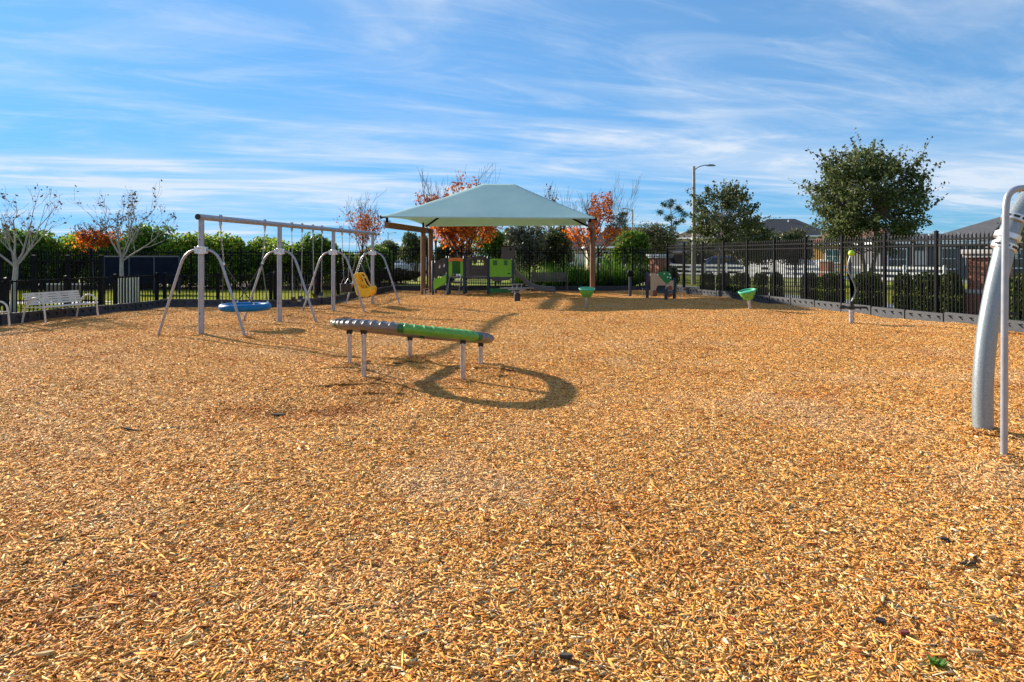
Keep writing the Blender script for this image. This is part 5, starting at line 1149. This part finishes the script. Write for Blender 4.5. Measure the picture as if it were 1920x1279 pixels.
house('tan house with brown roof behind the lamp pole', (px_x(1322, 86), 86, 0), R(-42), 8.4, 8, 4.1, 2.0, M['stucco_tan'], M['roofbrown'], [(-2, 3.0, 1.2, 1.2, M['glass']), (2, 3.0, 1.2, 1.2, M['glass'])])
house('low tan garage wing with shaded opening painted black behind the pillar', (px_x(1300, 72), 72, 0), R(3), 7.0, 6, 2.25, 1.1, M['stucco_tan'], M['roofdark'], (), (-.2, 4.6, 1.9, M['black']))  # black slab in the doorway stands for the shaded inside of the open garage
house('pale house with white windows beyond the palmettos', (px_x(1180, 78), 78, 0), R(-4), 9.5, 8, 2.8, 2.4, M['stucco_tan'], M['roofbrown'], [(-3.0, 1.6, 1.2, 1.4, M['glass']), (0, 1.6, 1.2, 1.4, M['glass']), (2.6, 1.6, 1.6, 1.4, M['glass'])])
house('white far house behind the right canopy post', (px_x(1105, 110), 110, 0), R(2), 11, 8, 2.8, 2.2, M['stucco_white'], M['roofbrown'], [(-3, 1.5, 1.4, 1.3, M['glass']), (1.5, 1.5, 1.6, 1.3, M['glass'])])
# pool cage ribs on the grey house
t = thing('pool_enclosure', 'dark screened pool enclosure frame beside the grey house', 'enclosure', (px_x(1712, 49), 49, 0)); 
for i in range(6):
    b = MB(); b.box((i * .95, 0, 1.4), (.06, .06, 2.8)); b.build('upright', M['stucco_grey'], t, smooth=False)
    b = MB(); b.tube([(i * .95, 0, 2.8), (i * .95 + .8, 2.2, 3.5)], .03, 4); b.build('roof_rib', M['stucco_grey'], t, smooth=False)
for z in (1.0, 2.8): b = MB(); b.box((2.4, .04, z), (4.9, .05, .07)); b.build('cross_rail', M['white'] if z > 2 else M['stucco_grey'], t, smooth=False)
# ================================================================== cars
def car(label, loc_, rz_, paint, suv=True, group=None):
    t = thing('parked_car', label, 'car', loc_, rz_, group); h = 1.72 if suv else 1.45; W_ = .9
    low = [(-2.25, .32), (-2.3, .62), (-2.22, .92), (-1.1, 1.0), (1.95, 1.02), (2.22, .95), (2.28, .6), (2.22, .32)]; b = MB(); b.prism(low, W_ * 2, (0, -W_, 0)); b.build('body', paint, t, bevel=.07)
    cab = [(-1.15, .98), (-.45, h - .12), (-.1, h), (1.55 if suv else 1.0, h - .02), (2.05 if suv else 1.9, 1.0)]; n = len(cab); b = MB(); vs = []
    for sy in (-1, 1):
        for (x, z) in cab: vs.append((x, sy * (W_ - .05 - .22 * (z - .98) / (h - .98)), z))
    b.add(vs, [tuple(range(n)), tuple(range(2 * n - 1, n - 1, -1))] + [(i, i + n, (i + 1) % n + n, (i + 1) % n) for i in range(n)]); cb = b.build('cabin', paint, t, bevel=.04)
    for sy in (-1, 1):
        for (x0, x1, x2, x3) in ((-.85, .1, .1, -.38), (.2, 1.05, 1.05, .2), (1.15, 1.75 if suv else 1.5, 1.5 if suv else 1.2, 1.15)):
            zt = h - .16; zb = 1.06; f = lambda z: sy * (W_ - .05 - .22 * (z - .98) / (h - .98) + .012); b = MB(); b.add([(x0, f(zb), zb), (x1, f(zb), zb), (x2, f(zt), zt), (x3, f(zt), zt), (x0, f(zb) - sy * .03, zb), (x1, f(zb) - sy * .03, zb), (x2, f(zt) - sy * .03, zt), (x3, f(zt) - sy * .03, zt)], [(0, 1, 2, 3), (7, 6, 5, 4), (0, 4, 5, 1), (1, 5, 6, 2), (2, 6, 7, 3), (3, 7, 4, 0)]); b.build('side_window', M['glass'], t, smooth=False)
    b = MB(); b.add([(-1.13, -.74, 1.04), (-1.13, .74, 1.04), (-.50, .62, h - .15), (-.50, -.62, h - .15), (-1.09, -.74, 1.02), (-1.09, .74, 1.02), (-.46, .62, h - .17), (-.46, -.62, h - .17)], [(0, 1, 2, 3), (7, 6, 5, 4), (0, 4, 5, 1), (1, 5, 6, 2), (2, 6, 7, 3), (3, 7, 4, 0)]); o = b.build('windscreen', M['glass'], t, smooth=False); o.location = (-.03, 0, .02)
    for x in (-1.42, 1.4):
        for sy in (-1, 1):
            b = MB(); Mx = Matrix.Rotation(R(90), 3, 'X'); b.lathe([(.2, -.11), (.31, -.11), (.34, -.08), (.34, .08), (.31, .11), (.2, .11)], (x, sy * (W_ - .08), .34), 20, Mx); w_ = b.build('wheel', M['tyre'], t)
            b = MB(); b.lathe([(0, -.115), (.2, -.10), (.2, .10), (0, .115)], (x, sy * (W_ - .08), .34), 14, Mx); b.build('rim', M['castal'], w_)
    for sy in (-1, 1):
        b = MB(); b.box((-2.2, sy * .66, .78), (.12, .34, .14)); b.build('headlight', M['lampclear'], t, bevel=.03)
        b = MB(); b.box((2.2, sy * .72, .82), (.10, .2, .2)); b.build('tail_light', M['lampred'], t, bevel=.03)
car('light blue SUV parked behind the pale oak trunk', (px_x(1342, 61.5), 61.5, -.01), R(-8), M['carblue'])
car('white car parked in the far lot left of the canopy', (px_x(735, 66), 66, -.01), R(-8), M['carwhite'], False)
car('pale blue car parked in the far lot beside the canopy posts', (px_x(776, 63), 63, -.01), R(12), M['carlight'])
car('white car far behind the palmettos', (px_x(1222, 66), 66, -.01), R(3), M['carwhite'], False)
# ================================================================== lamp posts
def lamp(label, x, Y, ytop, side, r0, dx, m_):
    H = px_z(ytop, Y); t = thing('street_lamp', label, 'street lamp', (px_x(x, Y), Y, -.03)); b = MB(); b.tube([(0, 0, -.1), (0, 0, H)], [r0, r0 * .55], 14); b.build('pole', m_, t)
    b = MB(); b.tube(arc([(0, 0, H - .25), (side * dx * .3, 0, H - .05), (side * dx * .7, 0, H + .06), (side * dx, 0, H + .06)], 5), .035, 7); b.build('arm', M['galv'], t)
    b = MB(); b.lathe([(0, .09), (.06, .08), (.12, .03), (.14, 0), (.12, -.04), (0, -.05)], (0, 0, 0), 12); hd = b.build('lamp_head', M['galv'], t); hd.location = (side * (dx + .12), 0, H + .05); hd.scale = (2.2, 1, 1)
lamp('tall concrete street lamp with arm to the right', 1301, 41, 311, 1, .15, .9, M['pole']); lamp('far street lamp with arm to the left beside the canopy', 1186, 72, 392, -1, .12, .8, M['pole']); lamp('tiny far street lamp behind the swing set', 727.5, 110, 437, 1, .12, 1.0, M['pole'])
# ================================================================== left side furniture
t = thing('litter_bin', 'round steel slatted litter bin beyond the low left fence', 'litter bin', (px_x(241, 23.0), 23.0, -.02))
b = MB(); b.lathe([(.26, .02), (.27, .9), (.25, .92)], n=20); b.build('liner', M['rubber'], t)
for i in range(20): a = 2 * math.pi * i / 20; b = MB(); b.box((.31 * math.cos(a), .31 * math.sin(a), .48), (.012, .055, .92), Matrix.Rotation(a, 3, 'Z')); b.build('slat', M['beige'], t, smooth=False)
for z in (.06, .94): b = MB(); b.torus((0, 0, z), .31, .025, 28, 8); b.build('hoop', M['beige'], t)
t = thing('wind_screen', 'dark navy fabric wind screen on posts behind the left trees', 'screen', (px_x(196, 29.5), 29.5, 0)); 
for k in range(4):
    b = MB(); b.tube([(k * 1.08, 0, -.1), (k * 1.08, 0, 1.64)], .045, 8); b.build('post', M['navy'], t)
    if k < 3: b = MB(); b.box((k * 1.08 + .54, -.02, 1.02), (.99, .02, 1.12)); b.build('screen_panel', M['screen'], t, smooth=False)
b = MB(); b.tube([(0, 0, 1.62), (3.24, 0, 1.62)], .035, 8); b.build('top_rail', M['navy'], t)
t = thing('utility_box', 'beige slatted utility screen beyond the low left fence', 'utility screen', (px_x(118, 25.8), 25.8, -.02))
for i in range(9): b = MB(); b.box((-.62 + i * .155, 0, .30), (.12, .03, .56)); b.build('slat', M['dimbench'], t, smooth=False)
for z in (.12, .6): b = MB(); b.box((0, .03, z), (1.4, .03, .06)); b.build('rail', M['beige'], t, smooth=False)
# ================================================================== small things lying on the chips
def debris(label, items, m_, name='bark_piece'):
    for i, (x, y, l, w_) in enumerate(items):
        g_ = G(x, y); g_ = G(x, y + hz(g_.x, g_.y) * FPX / g_.y * 1.0) if False else g_; sc = (CAM_H - hz(g_.x, g_.y)) / CAM_H; g_ = g_ * sc; b = MB(); slab(b, g_.x, g_.y, l, w_, .012, (x * 7 % 60 - 30) / 40, .12, int(x)); o = b.build(name, m_, smooth=False); setp(o, label[i] if isinstance(label, list) else label, 'debris')
debris(['dark curled bark piece left of the ring', 'dark bark piece behind the ring legs', 'dark bark scrap right of the ring legs', 'dark twig of bark at the left', 'dark bark chunk in the lower right', 'dark bark slab lowest in the middle', 'dark bark sliver near the right edge', 'dark bark triangle in the lower right corner'],
       [(522, 781, .17, .06), (745, 679, .20, .06), (957, 697, .15, .07), (243, 809, .22, .035), (1771, 1018, .07, .025), (1060, 1240, .075, .03), (1815, 1064, .13, .02), (1650, 1172, .06, .03)], mat('dark_bark', (.035, .026, .022), (.06, .045, .038), 30, .9))
debris(['pale weathered wood slab at lower right', 'pale wood splinter at the right', 'pale wood chunk at the lower left'], [(1822, 1230, .10, .018), (1858, 1165, .08, .014), (85, 1235, .075, .016)], mat('pale_wood', (.66, .42, .16), (.74, .52, .25), 30, .8), 'wood_piece')
debris(['dark red fallen leaf at lower left', 'red brown fallen leaf at lower right'], [(288, 1124, .03, .022), (1695, 1195, .07, .03)], mat('red_leaf', (.14, .02, .015), (.2, .04, .025), 30, .7), 'fallen_leaf')
g_ = G(1757, 1249); t = thing('weed_tuft', 'small green weed sprouting in the lower right', 'weed', (g_.x, g_.y, hz(g_.x, g_.y))); r = random.Random(9); b = MB()
for i in range(26):
    a = r.uniform(0, 6.28); l = r.uniform(.02, .042); s = Vector((-math.sin(a), math.cos(a), 0)) * .0045; d = Vector((math.cos(a) * l * .7, math.sin(a) * l * .7, l * .8)); o_ = Vector((r.uniform(-.02, .02), r.uniform(-.015, .015), .012)); b.add([o_ - s, o_ + s, o_ + d * .6 + s * 1.3, o_ + d * .6 - s * 1.3, o_ + d], [(0, 1, 2, 3), (3, 2, 4)])
b.build('blades', leafmat('weed_leaves', [(.06, .17, .02), (.12, .28, .03)], .3), t, fix=False)
